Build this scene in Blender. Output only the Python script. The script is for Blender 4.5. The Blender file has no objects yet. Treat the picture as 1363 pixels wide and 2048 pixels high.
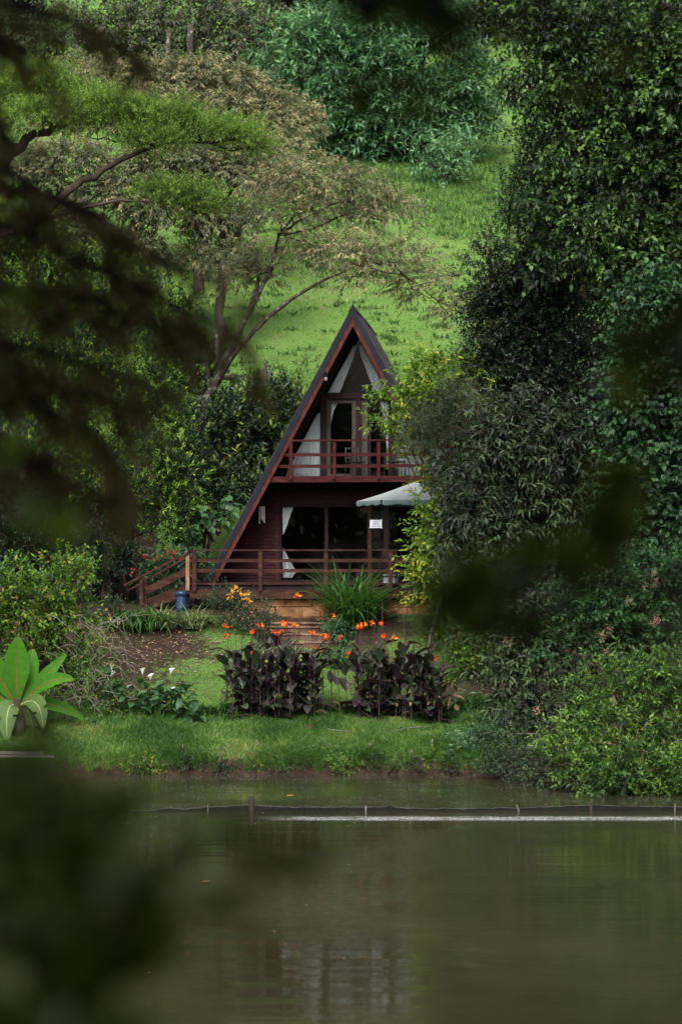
import bpy, math, random
import numpy as np
from mathutils import Vector

rng = np.random.default_rng(11)
random.seed(5)
R = math.radians
scene = bpy.context.scene
col = scene.collection

# ------------------------------------------------------------------ camera, sky, sun, exposure
F, CX, HY, CZ = 4200.0, 681.5, 1120.0, 4.9      # focal length in photo pixels, centre column, horizon row, eye height over the pond
cam_d = bpy.data.cameras.new('camera')
cam = bpy.data.objects.new('camera', cam_d); col.objects.link(cam)
cam.location = (0, 0, CZ); cam.rotation_euler = (R(90), 0, 0)
cam_d.sensor_fit = 'VERTICAL'; cam_d.sensor_height = 36; cam_d.lens = 36*F/2048
cam_d.shift_y = (HY-1024)/2048
cam_d.clip_start = 0.05; cam_d.clip_end = 3000
cam_d.dof.use_dof = True; cam_d.dof.focus_distance = 57
cam_d.dof.aperture_fstop = (cam_d.lens/1000)/0.050
scene.camera = cam

SUN_EL, SUN_AZ = 48, 192          # azimuth from +Y towards +X
world = bpy.data.worlds.new('World'); scene.world = world; world.use_nodes = True
wn = world.node_tree; bgn = wn.nodes['Background']
sky = wn.nodes.new('ShaderNodeTexSky'); sky.sky_type = 'NISHITA'; sky.sun_disc = False
sky.sun_elevation = R(SUN_EL); sky.sun_rotation = R(SUN_AZ)
sky.air_density = 1.0; sky.dust_density = 4.0
hs = wn.nodes.new('ShaderNodeHueSaturation'); hs.inputs['Saturation'].default_value = 0.35
wn.links.new(sky.outputs[0], hs.inputs['Color']); wn.links.new(hs.outputs[0], bgn.inputs['Color'])
bgn.inputs['Strength'].default_value = 0.15
sd = bpy.data.lights.new('sun', 'SUN'); sd.energy = 1.5; sd.angle = R(25); sd.color = (1, .96, .9)
sun = bpy.data.objects.new('sun', sd); col.objects.link(sun)
dv = Vector((math.sin(R(SUN_AZ))*math.cos(R(SUN_EL)), math.cos(R(SUN_AZ))*math.cos(R(SUN_EL)), math.sin(R(SUN_EL))))
sun.rotation_euler = dv.to_track_quat('Z', 'Y').to_euler()
scene.view_settings.view_transform = 'Standard'; scene.view_settings.look = 'None'
scene.view_settings.gamma = 1; scene.view_settings.use_curve_mapping = False
scene.view_settings.exposure = 1.35

# ------------------------------------------------------------------ helpers
def P(px, py, d):
    return np.array([(px-CX)/F*d, d, CZ+(HY-py)/F*d])

def tag(o, label=None, cat=None, group=None, kind=None):
    if label: o['label'] = label
    if cat: o['category'] = cat
    if group: o['group'] = group
    if kind: o['kind'] = kind
    return o

def empty(name, loc, rz=0, parent=None):
    o = bpy.data.objects.new(name, None); col.objects.link(o)
    o.location = loc; o.rotation_euler = (0, 0, rz); o.empty_display_size = .2
    if parent: o.parent = parent
    return o

def link(name, me, mat=None, parent=None):
    o = bpy.data.objects.new(name, me); col.objects.link(o)
    if mat is not None and len(me.materials) == 0: me.materials.append(mat)
    if parent is not None: o.parent = parent
    return o

def make_mesh(name, V, faces, lv=None, smooth=False):
    """faces: list of (n,k) int arrays"""
    me = bpy.data.meshes.new(name)
    V = np.asarray(V, np.float32)
    me.vertices.add(len(V)); me.vertices.foreach_set('co', V.ravel())
    loops = np.concatenate([f.ravel() for f in faces]).astype(np.int32)
    sizes = np.concatenate([np.full(len(f), f.shape[1], np.int32) for f in faces])
    starts = np.concatenate([[0], np.cumsum(sizes)[:-1]]).astype(np.int32)
    me.loops.add(len(loops)); me.loops.foreach_set('vertex_index', loops)
    me.polygons.add(len(sizes)); me.polygons.foreach_set('loop_start', starts)
    try: me.polygons.foreach_set('loop_total', sizes)
    except Exception: pass
    me.polygons.foreach_set('use_smooth', np.full(len(sizes), bool(smooth)))
    me.update(calc_edges=True)
    if lv is not None:
        a = me.attributes.new('lv', 'FLOAT', 'POINT'); a.data.foreach_set('value', np.asarray(lv, np.float32))
    return me

class MB:
    def __init__(s): s.V = []; s.T = []; s.Q = []; s.L = []; s.n = 0
    def add(s, V, T=None, Q=None, lv=0.5):
        V = np.asarray(V, float).reshape(-1, 3)
        if T is not None and len(T): s.T.append(np.asarray(T)+s.n)
        if Q is not None and len(Q): s.Q.append(np.asarray(Q)+s.n)
        s.V.append(V); s.L.append(np.broadcast_to(np.asarray(lv, float), (len(V),)).copy()); s.n += len(V)
    def box(s, x0, x1, y0, y1, z0, z1):
        V = [(x, y, z) for z in (z0, z1) for y in (y0, y1) for x in (x0, x1)]
        s.add(V, Q=[(0,2,3,1),(4,5,7,6),(0,1,5,4),(2,6,7,3),(0,4,6,2),(1,3,7,5)])
    def prism(s, pts, v0, v1):
        """polygon (u,w) extruded along y"""
        n = len(pts)
        V = [(p[0], v0, p[1]) for p in pts]+[(p[0], v1, p[1]) for p in pts]
        base = s.n
        s.add(V, Q=[(i, (i+1) % n, n+(i+1) % n, n+i) for i in range(n)])
        if n == 3: s.T.append(np.array([(0,2,1),(3,4,5)])+base)
        elif n == 4: s.Q.append(np.array([(0,3,2,1),(4,5,6,7)])+base)
    def beam(s, a, b, w, h, up=(0,0,1)):
        a = np.array(a, float); b = np.array(b, float); t = b-a; t /= np.linalg.norm(t)
        sd_ = np.cross(t, up); sd_ /= np.linalg.norm(sd_); u = np.cross(sd_, t)
        V = []
        for p in (a, b):
            for i, j in ((-1,-1),(1,-1),(1,1),(-1,1)): V.append(p+sd_*w/2*i+u*h/2*j)
        s.add(V, Q=[(0,1,2,3),(7,6,5,4),(0,4,5,1),(1,5,6,2),(2,6,7,3),(3,7,4,0)])
    def tube(s, pts, rad, sides=7, cap=True, rough=0.0):
        pts = np.array(pts, float); n = len(pts); rad = np.broadcast_to(np.asarray(rad, float), (n,))
        V = []; ref = np.array([.31, .77, .2])
        for i in range(n):
            t = pts[min(i+1, n-1)]-pts[max(i-1, 0)]; t /= (np.linalg.norm(t)+1e-9)
            a = np.cross(t, ref); a /= (np.linalg.norm(a)+1e-9); b = np.cross(t, a)
            for k in range(sides):
                th = 2*math.pi*k/sides; rr = rad[i]*(1+rough*rng.uniform(-1, 1))
                V.append(pts[i]+rr*(a*math.cos(th)+b*math.sin(th)))
        Q = []
        for i in range(n-1):
            for k in range(sides):
                Q.append((i*sides+k, i*sides+(k+1) % sides, (i+1)*sides+(k+1) % sides, (i+1)*sides+k))
        T = []
        if cap:
            V.append(pts[0]); V.append(pts[-1]); c0 = n*sides; c1 = c0+1
            for k in range(sides):
                T.append((c0, (k+1) % sides, k)); T.append((c1, (n-1)*sides+k, (n-1)*sides+(k+1) % sides))
        s.add(V, T=T, Q=Q)
    def mesh(s, name, smooth=False):
        fc = []
        if s.T: fc.append(np.concatenate([np.asarray(t).reshape(-1, 3) for t in s.T]))
        if s.Q: fc.append(np.concatenate([np.asarray(q).reshape(-1, 4) for q in s.Q]))
        return make_mesh(name, np.concatenate(s.V), fc, np.concatenate(s.L), smooth)
    def build(s, name, mat, parent=None, smooth=False):
        return link(name, s.mesh(name, smooth), mat, parent)

def bx(name, mat, parent, *c):
    m = MB(); m.box(*c); return m.build(name, mat, parent)

# ------------------------------------------------------------------ materials
def newmat(name):
    m = bpy.data.materials.new(name); m.use_nodes = True
    return m, m.node_tree, m.node_tree.nodes['Principled BSDF']

def setp(p, **k):
    for a, b in k.items():
        a = a.replace('_', ' ')
        if a in p.inputs: p.inputs[a].default_value = b

def ramp(nt, stops):
    r = nt.nodes.new('ShaderNodeValToRGB'); e = r.color_ramp.elements
    while len(e) < len(stops): e.new(.5)
    for i, (p, c) in enumerate(stops): e[i].position = p; e[i].color = (*c, 1)
    return r

def noise_node(nt, scale, detail=4, rough=.55, stretch=None, coord='Object'):
    tc = nt.nodes.new('ShaderNodeTexCoord'); n = nt.nodes.new('ShaderNodeTexNoise')
    n.inputs['Scale'].default_value = scale; n.inputs['Detail'].default_value = detail; n.inputs['Roughness'].default_value = rough
    if stretch:
        mp = nt.nodes.new('ShaderNodeMapping'); mp.inputs['Scale'].default_value = stretch
        nt.links.new(tc.outputs[coord], mp.inputs[0]); nt.links.new(mp.outputs[0], n.inputs['Vector'])
    else: nt.links.new(tc.outputs[coord], n.inputs['Vector'])
    return n

def surf(name, stops, rough=.7, scale=4, stretch=None, bump=.3, bscale=None, spec=.4, detail=6, dist=.01):
    m, nt, p = newmat(name)
    n = noise_node(nt, scale, detail, .6, stretch); r = ramp(nt, stops)
    nt.links.new(n.outputs['Fac'], r.inputs[0]); nt.links.new(r.outputs[0], p.inputs['Base Color'])
    setp(p, Roughness=rough, Specular_IOR_Level=spec)
    if bump:
        n2 = noise_node(nt, bscale or scale*4, 6, .65, stretch)
        b = nt.nodes.new('ShaderNodeBump'); b.inputs['Strength'].default_value = bump; b.inputs['Distance'].default_value = dist
        nt.links.new(n2.outputs['Fac'], b.inputs['Height']); nt.links.new(b.outputs[0], p.inputs['Normal'])
    return m

def leafmat(name, stops, rough=.5, trans=.3, spec=.3, tint=(1.0, 1.15, .5)):
    """leaf colour varies from leaf to leaf (attribute lv) and a little across the plant"""
    m, nt, p = newmat(name)
    at = nt.nodes.new('ShaderNodeAttribute'); at.attribute_name = 'lv'
    r = ramp(nt, stops)
    nt.links.new(at.outputs['Fac'], r.inputs[0])
    nt.links.new(r.outputs[0], p.inputs['Base Color'])
    setp(p, Roughness=rough, Specular_IOR_Level=spec)
    t = nt.nodes.new('ShaderNodeBsdfTranslucent'); mx = nt.nodes.new('ShaderNodeMixShader'); mx.inputs[0].default_value = trans
    mu = nt.nodes.new('ShaderNodeMixRGB'); mu.blend_type = 'MULTIPLY'; mu.inputs[0].default_value = 1; mu.inputs[2].default_value = (*tint, 1)
    g = nt.nodes.new('ShaderNodeGamma'); g.inputs[1].default_value = .85
    nt.links.new(r.outputs[0], mu.inputs[1]); nt.links.new(mu.outputs[0], g.inputs[0]); nt.links.new(g.outputs[0], t.inputs['Color'])
    nt.links.new(p.outputs[0], mx.inputs[1]); nt.links.new(t.outputs[0], mx.inputs[2])
    nt.links.new(mx.outputs[0], nt.nodes['Material Output'].inputs['Surface'])
    return m

M = {}
M['bark_dark'] = surf('bark_dark', [(.3, (.018,.014,.010)), (.6, (.05,.038,.026)), (.8, (.10,.095,.075))], .9, 3, (1,1,.4), .8, 14, .2, dist=.02)
M['bark_lichen'] = surf('bark_lichen', [(.35, (.025,.018,.013)), (.55, (.05,.04,.03)), (.62, (.16,.16,.135)), (.75, (.07,.06,.05))], .9, 5, None, .8, 18, .2, dist=.02)
M['bark_grey'] = surf('bark_grey', [(.3, (.08,.07,.055)), (.7, (.2,.18,.15))], .9, 3, (1,1,.3), .7, 14, .2, dist=.02)
M['wood_red'] = surf('wood_red', [(.3, (.018,.004,.004)), (.55, (.038,.008,.007)), (.8, (.07,.020,.015))], .85, 3, (1,6,6), .4, 12, .12, dist=.004)
M['wood_barge'] = surf('wood_barge', [(.3, (.03,.009,.006)), (.55, (.055,.016,.011)), (.8, (.11,.045,.03))], .85, 2, (5,5,1), .4, 9, .12, dist=.004)
M['wood_deck'] = surf('wood_deck', [(.25, (.011,.005,.004)), (.48, (.030,.012,.009)), (.66, (.055,.024,.016)), (.8, (.14,.08,.05))], .85, 2.2, (1,5,5), .5, 11, .12, dist=.004)
M['wood_weather'] = surf('wood_weather', [(.3, (.11,.055,.03)), (.6, (.2,.12,.065)), (.8, (.27,.2,.11))], .75, 3, (3,3,1), .5, 9, .3, dist=.004)
M['siding'] = surf('siding', [(.25, (.012,.004,.005)), (.55, (.027,.008,.010)), (.8, (.052,.020,.021))], .85, 2.5, (1,5,7), .4, 9, .12, dist=.003)
M['wood_black'] = surf('wood_black', [(.3, (.008,.005,.005)), (.7, (.022,.013,.013))], .85, 3, (1,5,5), .3, 9, .12, dist=.003)
M['wood_grey'] = surf('wood_grey', [(.3, (.10,.085,.075)), (.7, (.17,.15,.135))], .6, 3, (5,5,1), .3, 9, .3, dist=.003)
M['roof_edge'] = surf('roof_edge', [(.3, (.006,.007,.010)), (.7, (.014,.015,.021))], .8, 1.2, None, .15, 20, .12, dist=.003)
M['roof_felt'] = surf('roof_felt', [(.25, (.018,.016,.017)), (.5, (.038,.034,.034)), (.75, (.09,.08,.075))], .85, 1.6, (1,1,.5), .5, 24, .15, dist=.006)
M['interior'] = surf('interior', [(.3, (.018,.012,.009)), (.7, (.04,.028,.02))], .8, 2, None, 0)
M['brick'] = surf('brick', [(.28, (.035,.02,.013)), (.45, (.16,.075,.035)), (.6, (.30,.15,.075)), (.8, (.36,.22,.13))], .9, 1.7, None, .7, 14, .2, dist=.012)
M['mortar'] = surf('mortar', [(.3, (.03,.02,.015)), (.7, (.09,.06,.045))], .95, 4, None, .5, 14, .1)
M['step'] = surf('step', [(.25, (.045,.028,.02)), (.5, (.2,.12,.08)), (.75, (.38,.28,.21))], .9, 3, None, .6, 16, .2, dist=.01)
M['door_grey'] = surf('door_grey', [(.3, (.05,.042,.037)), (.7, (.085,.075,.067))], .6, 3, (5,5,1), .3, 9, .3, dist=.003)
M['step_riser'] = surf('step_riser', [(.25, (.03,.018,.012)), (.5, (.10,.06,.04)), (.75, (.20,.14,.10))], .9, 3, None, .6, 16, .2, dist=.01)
M['metal_black'] = surf('metal_black', [(.3, (.01,.01,.011)), (.7, (.025,.025,.028))], .4, 4, None, 0)
M['metal_pale'] = surf('metal_pale', [(.3, (.45,.45,.45)), (.7, (.65,.65,.63))], .35, 4, None, 0)
M['paper'] = surf('paper', [(.3, (.60,.60,.66)), (.7, (.70,.70,.76))], .8, 3, None, 0)
M['ink'] = surf('ink', [(.3, (.03,.03,.06)), (.7, (.05,.05,.09))], .8, 3, None, 0)
M['plastic_blue'] = surf('plastic_blue', [(.3, (.004,.014,.04)), (.7, (.008,.03,.075))], .35, 3, None, .1)
M['lamp_glass'] = surf('lamp_glass', [(.3, (.25,.25,.22)), (.7, (.4,.4,.35))], .3, 3, None, 0)
M['canvas'] = surf('canvas', [(.3, (.15,.175,.17)), (.5, (.20,.22,.215)), (.75, (.27,.28,.27))], .85, 1.3, None, .3, 8, .2)
M['canvas_edge'] = surf('canvas_edge', [(.3, (.06,.10,.095)), (.7, (.10,.15,.14))], .85, 3, None, .3, 8, .2)
M['white_cloth'] = surf('white_cloth', [(.3, (.5,.5,.53)), (.7, (.68,.68,.7))], .85, 3, None, .2)
M['soil'] = surf('soil', [(.3, (.02,.010,.007)), (.6, (.06,.03,.02)), (.8, (.10,.06,.04))], .95, 6, None, .8, 25, .1, dist=.03)
M['litter'] = surf('litter', [(.3, (.13,.07,.04)), (.6, (.25,.17,.10)), (.8, (.4,.33,.2))], .8, 9, None, 0)
M['yellow_leaf'] = surf('yellow_leaf', [(.3, (.45,.25,.03)), (.7, (.6,.42,.06))], .6, 9, None, 0)

def curtain_mat():
    m, nt, p = newmat('curtain')
    n = noise_node(nt, 3, 4, .5, (6,6,1)); r = ramp(nt, [(.3, (.70,.72,.75)), (.7, (.86,.88,.9))])
    nt.links.new(n.outputs['Fac'], r.inputs[0]); nt.links.new(r.outputs[0], p.inputs['Base Color']); setp(p, Roughness=.9)
    t = nt.nodes.new('ShaderNodeBsdfTranslucent'); nt.links.new(r.outputs[0], t.inputs['Color'])
    mx = nt.nodes.new('ShaderNodeMixShader'); mx.inputs[0].default_value = .25
    nt.links.new(p.outputs[0], mx.inputs[1]); nt.links.new(t.outputs[0], mx.inputs[2])
    nt.links.new(mx.outputs[0], nt.nodes['Material Output'].inputs['Surface'])
    return m
M['curtain'] = curtain_mat()

def glass_mat():
    m, nt, p = newmat('glass'); nt.nodes.remove(p)
    g = nt.nodes.new('ShaderNodeBsdfGlossy'); g.inputs['Roughness'].default_value = .02; g.inputs['Color'].default_value = (.9,.95,.93,1)
    t = nt.nodes.new('ShaderNodeBsdfTransparent'); t.inputs['Color'].default_value = (.96,.97,.965,1)
    fr = nt.nodes.new('ShaderNodeFresnel'); fr.inputs['IOR'].default_value = 1.5
    n = noise_node(nt, .8, 2); b = nt.nodes.new('ShaderNodeBump'); b.inputs['Strength'].default_value = .03; b.inputs['Distance'].default_value = .02
    nt.links.new(n.outputs['Fac'], b.inputs['Height']); nt.links.new(b.outputs[0], g.inputs['Normal'])
    mx = nt.nodes.new('ShaderNodeMixShader')
    nt.links.new(fr.outputs[0], mx.inputs[0]); nt.links.new(t.outputs[0], mx.inputs[1]); nt.links.new(g.outputs[0], mx.inputs[2])
    nt.links.new(mx.outputs[0], nt.nodes['Material Output'].inputs['Surface'])
    return m
M['glass'] = glass_mat()

def net_mat():
    m, nt, p = newmat('net'); setp(p, Roughness=1, Specular_IOR_Level=.05); p.inputs['Base Color'].default_value = (.009,.009,.010,1)
    n = noise_node(nt, 30, 3, .7, (1,1,3)); r = ramp(nt, [(.38, (0,0,0)), (.5, (1,1,1))])
    t = nt.nodes.new('ShaderNodeBsdfTransparent'); mx = nt.nodes.new('ShaderNodeMixShader')
    sc = nt.nodes.new('ShaderNodeMath'); sc.operation = 'MULTIPLY_ADD'; sc.inputs[1].default_value = .4; sc.inputs[2].default_value = .5
    nt.links.new(n.outputs['Fac'], r.inputs[0]); nt.links.new(r.outputs[0], sc.inputs[0]); nt.links.new(sc.outputs[0], mx.inputs[0])
    nt.links.new(t.outputs[0], mx.inputs[1]); nt.links.new(p.outputs[0], mx.inputs[2]); nt.links.new(mx.outputs[0], nt.nodes['Material Output'].inputs['Surface'])
    return m
M['net'] = net_mat()

def water_mat():
    m, nt, p = newmat('pond_water')
    n0 = noise_node(nt, .35, 4, .6, (1, .6, 1)); r = ramp(nt, [(.3, (.014,.014,.006)), (.7, (.030,.027,.013))])
    nt.links.new(n0.outputs['Fac'], r.inputs[0])
    # wind-ruffled strip in front of the net, its sky glints painted into the colour
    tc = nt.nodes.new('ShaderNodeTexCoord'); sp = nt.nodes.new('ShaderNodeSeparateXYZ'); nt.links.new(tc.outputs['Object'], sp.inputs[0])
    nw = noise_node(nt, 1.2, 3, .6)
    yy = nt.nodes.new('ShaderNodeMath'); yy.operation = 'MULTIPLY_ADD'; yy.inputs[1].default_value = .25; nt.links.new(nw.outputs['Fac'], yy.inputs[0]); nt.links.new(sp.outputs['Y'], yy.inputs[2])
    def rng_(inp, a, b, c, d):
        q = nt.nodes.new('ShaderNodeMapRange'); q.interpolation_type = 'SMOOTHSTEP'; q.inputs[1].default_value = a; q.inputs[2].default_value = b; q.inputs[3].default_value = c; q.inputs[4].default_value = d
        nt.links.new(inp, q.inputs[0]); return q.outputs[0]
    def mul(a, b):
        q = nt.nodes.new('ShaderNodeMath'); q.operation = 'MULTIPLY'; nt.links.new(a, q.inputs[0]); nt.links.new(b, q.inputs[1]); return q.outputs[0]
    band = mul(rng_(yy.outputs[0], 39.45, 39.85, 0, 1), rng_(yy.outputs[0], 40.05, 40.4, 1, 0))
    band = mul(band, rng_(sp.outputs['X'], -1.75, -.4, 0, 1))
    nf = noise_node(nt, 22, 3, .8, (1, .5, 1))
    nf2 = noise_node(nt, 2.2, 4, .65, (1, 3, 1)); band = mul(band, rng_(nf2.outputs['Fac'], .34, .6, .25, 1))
    glint = mul(band, rng_(nf.outputs['Fac'], .38, .62, .12, 1))
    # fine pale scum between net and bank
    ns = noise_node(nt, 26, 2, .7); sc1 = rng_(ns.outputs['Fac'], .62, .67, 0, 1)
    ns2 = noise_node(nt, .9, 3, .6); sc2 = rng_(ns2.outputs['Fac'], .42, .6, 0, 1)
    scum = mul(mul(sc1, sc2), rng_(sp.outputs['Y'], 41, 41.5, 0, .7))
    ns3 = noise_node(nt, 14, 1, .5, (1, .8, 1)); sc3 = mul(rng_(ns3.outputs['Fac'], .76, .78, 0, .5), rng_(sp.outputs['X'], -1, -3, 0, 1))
    mxa = nt.nodes.new('ShaderNodeMath'); mxa.operation = 'MAXIMUM'; nt.links.new(glint, mxa.inputs[0]); nt.links.new(scum, mxa.inputs[1])
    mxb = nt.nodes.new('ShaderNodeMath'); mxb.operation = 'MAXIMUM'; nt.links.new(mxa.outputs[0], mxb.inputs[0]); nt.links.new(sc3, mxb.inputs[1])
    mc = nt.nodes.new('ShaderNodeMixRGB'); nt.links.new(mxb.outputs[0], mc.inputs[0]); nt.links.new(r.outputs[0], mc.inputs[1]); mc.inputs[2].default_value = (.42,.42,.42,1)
    nt.links.new(mc.outputs[0], p.inputs['Base Color'])
    setp(p, IOR=1.45, Specular_IOR_Level=.5)
    rr = nt.nodes.new('ShaderNodeMath'); rr.operation = 'MULTIPLY_ADD'; nt.links.new(mxb.outputs[0], rr.inputs[0]); rr.inputs[1].default_value = .5; rr.inputs[2].default_value = .03
    nt.links.new(rr.outputs[0], p.inputs['Roughness'])
    n1 = noise_node(nt, 7, 3, .6, (.45, 1.5, 1)); n2 = noise_node(nt, 1.2, 2, .5, (.2, 1.5, 1))
    npz = noise_node(nt, .28, 2, .5, (1, .8, 1)); amp = rng_(npz.outputs['Fac'], .42, .62, .35, 2.4); rip = mul(n1.outputs['Fac'], amp)
    ad = nt.nodes.new('ShaderNodeMath'); ad.operation = 'MULTIPLY_ADD'; ad.inputs[1].default_value = 2.5
    nt.links.new(n2.outputs['Fac'], ad.inputs[0]); nt.links.new(rip, ad.inputs[2])
    b = nt.nodes.new('ShaderNodeBump'); b.inputs['Strength'].default_value = 1; b.inputs['Distance'].default_value = .0052
    nt.links.new(ad.outputs[0], b.inputs['Height']); nt.links.new(b.outputs[0], p.inputs['Normal'])
    return m
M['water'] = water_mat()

def ground_mat():
    m, nt, p = newmat('ground')
    n1 = noise_node(nt, .35, 5, .6); n2 = noise_node(nt, 3.5, 6, .75)
    g1 = ramp(nt, [(.3, (.038,.085,.018)), (.5, (.075,.15,.028)), (.7, (.14,.20,.05))]); nt.links.new(n1.outputs['Fac'], g1.inputs[0])
    g2 = ramp(nt, [(.3, (.04,.09,.018)), (.5, (.09,.18,.03)), (.72, (.17,.20,.07))]); nt.links.new(n2.outputs['Fac'], g2.inputs[0])
    mg = nt.nodes.new('ShaderNodeMixRGB'); mg.inputs[0].default_value = .5; nt.links.new(g1.outputs[0], mg.inputs[1]); nt.links.new(g2.outputs[0], mg.inputs[2])
    n4 = noise_node(nt, 1.1, 7, .75, (1,1,1)); r4 = ramp(nt, [(.56, (0,0,0)), (.66, (1,1,1))]); nt.links.new(n4.outputs['Fac'], r4.inputs[0])
    mh = nt.nodes.new('ShaderNodeMixRGB'); h = nt.nodes.new('ShaderNodeMath'); h.operation = 'MULTIPLY'; h.inputs[1].default_value = .5
    nt.links.new(r4.outputs[0], h.inputs[0]); nt.links.new(h.outputs[0], mh.inputs[0]); nt.links.new(mg.outputs[0], mh.inputs[1]); mh.inputs[2].default_value = (.17,.12,.07,1)
    n3 = noise_node(nt, 5, 6, .7); soil = ramp(nt, [(.3, (.016,.010,.007)), (.55, (.040,.025,.016)), (.8, (.10,.07,.045))]); nt.links.new(n3.outputs['Fac'], soil.inputs[0])
    at = nt.nodes.new('ShaderNodeAttribute'); at.attribute_name = 'lv'
    ad = nt.nodes.new('ShaderNodeMath'); ad.operation = 'ADD'; nt.links.new(at.outputs['Fac'], ad.inputs[0])
    sb = nt.nodes.new('ShaderNodeMath'); sb.operation = 'MULTIPLY_ADD'; sb.inputs[1].default_value = 1.4; sb.inputs[2].default_value = -.7
    nt.links.new(n2.outputs['Fac'], sb.inputs[0]); nt.links.new(sb.outputs[0], ad.inputs[1])
    rm = ramp(nt, [(.42, (0,0,0)), (.6, (1,1,1))]); nt.links.new(ad.outputs[0], rm.inputs[0])
    mx = nt.nodes.new('ShaderNodeMixRGB'); nt.links.new(rm.outputs[0], mx.inputs[0]); nt.links.new(mh.outputs[0], mx.inputs[1]); nt.links.new(soil.outputs[0], mx.inputs[2])
    nt.links.new(mx.outputs[0], p.inputs['Base Color']); setp(p, Roughness=.95, Specular_IOR_Level=.15)
    nb = noise_node(nt, 7, 8, .75); b = nt.nodes.new('ShaderNodeBump'); b.inputs['Strength'].default_value = 1; b.inputs['Distance'].default_value = .1
    nt.links.new(nb.outputs['Fac'], b.inputs['Height']); nt.links.new(b.outputs[0], p.inputs['Normal'])
    return m
M['ground'] = ground_mat()

L = {}
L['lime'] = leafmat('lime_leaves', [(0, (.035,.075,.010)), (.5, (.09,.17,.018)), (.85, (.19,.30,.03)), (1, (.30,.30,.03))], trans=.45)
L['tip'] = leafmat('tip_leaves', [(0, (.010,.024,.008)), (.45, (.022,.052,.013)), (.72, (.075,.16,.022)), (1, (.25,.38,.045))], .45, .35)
L['darkglossy'] = leafmat('dark_glossy_leaves', [(0, (.007,.018,.008)), (.6, (.016,.036,.014)), (.88, (.03,.06,.016)), (1, (.14,.2,.03))], .42, .2)
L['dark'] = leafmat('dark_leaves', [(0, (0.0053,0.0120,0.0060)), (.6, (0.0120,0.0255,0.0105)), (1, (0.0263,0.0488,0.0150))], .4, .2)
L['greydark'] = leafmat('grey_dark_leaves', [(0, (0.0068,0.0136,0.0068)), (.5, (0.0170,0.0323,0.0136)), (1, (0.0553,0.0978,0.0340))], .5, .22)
L['grey'] = leafmat('grey_leaves', [(0, (.03,.042,.024)), (.6, (.07,.09,.055)), (1, (.14,.17,.10))], .55, .3)
L['mid'] = leafmat('mid_leaves', [(0, (0.0047,0.0140,0.0055)), (.5, (0.0133,0.0374,0.0101)), (.85, (0.070,0.140,0.028)), (1, (0.10,0.18,0.045))], .5, .35)
L['fresh'] = leafmat('fresh_green_leaves', [(0, (.006,.018,.005)), (.5, (.026,.068,.011)), (.8, (.07,.15,.02)), (1, (.14,.24,.035))], .45, .35)
L['ivy'] = leafmat('ivy_leaves', [(0, (0.0072,0.0252,0.0101)), (.6, (0.0202,0.0612,0.0202)), (1, (0.0468,0.1152,0.0324))], .5, .3)
L['bluegreen'] = leafmat('bluegreen_leaves', [(0, (.025,.065,.03)), (.5, (.07,.17,.075)), (1, (.19,.33,.16))], .5, .3)
L['olive'] = leafmat('olive_leaves', [(0, (.05,.06,.028)), (.35, (.11,.135,.07)), (.55, (.18,.195,.105)), (.8, (.25,.21,.115)), (1, (.40,.35,.22))], .6, .35, tint=(1.1,1,.55))
L['acacia'] = leafmat('acacia_leaves', [(0, (.035,.07,.012)), (.5, (.10,.18,.028)), (1, (.21,.32,.055))], .55, .35)
L['hedge'] = leafmat('hedge_leaves', [(0, (.03,.035,.022)), (.4, (.06,.08,.04)), (.75, (.09,.15,.055)), (.9, (.10,.07,.05)), (1, (.16,.14,.10))], .6, .25)
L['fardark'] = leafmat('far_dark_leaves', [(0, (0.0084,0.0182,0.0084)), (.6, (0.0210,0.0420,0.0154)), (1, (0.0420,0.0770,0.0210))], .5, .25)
L['bank'] = leafmat('bank_leaves', [(0, (.02,.045,.008)), (.5, (.065,.14,.016)), (.8, (.13,.24,.03)), (.93, (.24,.28,.03)), (1, (.20,.13,.04))], .45, .4)
L['conifer'] = leafmat('conifer_needles', [(0, (.08,.07,.030)), (.5, (.16,.125,.06)), (.8, (.24,.18,.085)), (1, (.30,.17,.09))], .6, .25)
L['near'] = leafmat('near_leaves', [(0, (.03,.05,.006)), (.7, (.07,.10,.012)), (1, (.12,.16,.02))], .35, .35)
L['nearbright'] = leafmat('near_bright_leaves', [(0, (.16,.28,.02)), (1, (.24,.38,.03))], .35, .5)
L['neargrey'] = leafmat('near_grey_leaves', [(0, (.10,.12,.11)), (1, (.14,.17,.15))], .3, .3)
L['grass'] = leafmat('grass_blades', [(0, (.025,.068,.010)), (.5, (.050,.120,.017)), (.9, (.125,.215,.04)), (1, (.22,.2,.08))], .5, .35)
L['hillgrass'] = leafmat('hill_grass', [(0, (.045,.11,.018)), (.5, (.108,.195,.040)), (.85, (.19,.25,.07)), (.95, (.2,.16,.08)), (1, (.2,.12,.07))], .6, .3)
L['worngrass'] = leafmat('worn_grass', [(0, (.02,.038,.010)), (.5, (.045,.075,.018)), (.8, (.085,.10,.035)), (1, (.15,.11,.06))], .6, .3)
L['strap'] = leafmat('strap_leaves', [(0, (.018,.05,.014)), (.6, (.045,.11,.025)), (1, (.13,.21,.045))], .35, .3)
L['striped'] = leafmat('striped_leaves', [(0, (.05,.09,.03)), (.5, (.16,.21,.09)), (1, (.36,.38,.22))], .45, .3)
L['canna'] = leafmat('canna_leaves', [(0, (.010,.007,.008)), (.35, (.026,.015,.018)), (.55, (.022,.034,.018)), (.85, (.045,.065,.035)), (1, (.09,.085,.05))], .42, .15, tint=(1.2,.7,.6))
L['cannadry'] = leafmat('dry_canna_leaves', [(0, (.10,.055,.03)), (1, (.2,.14,.08))], .6, .2)
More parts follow.
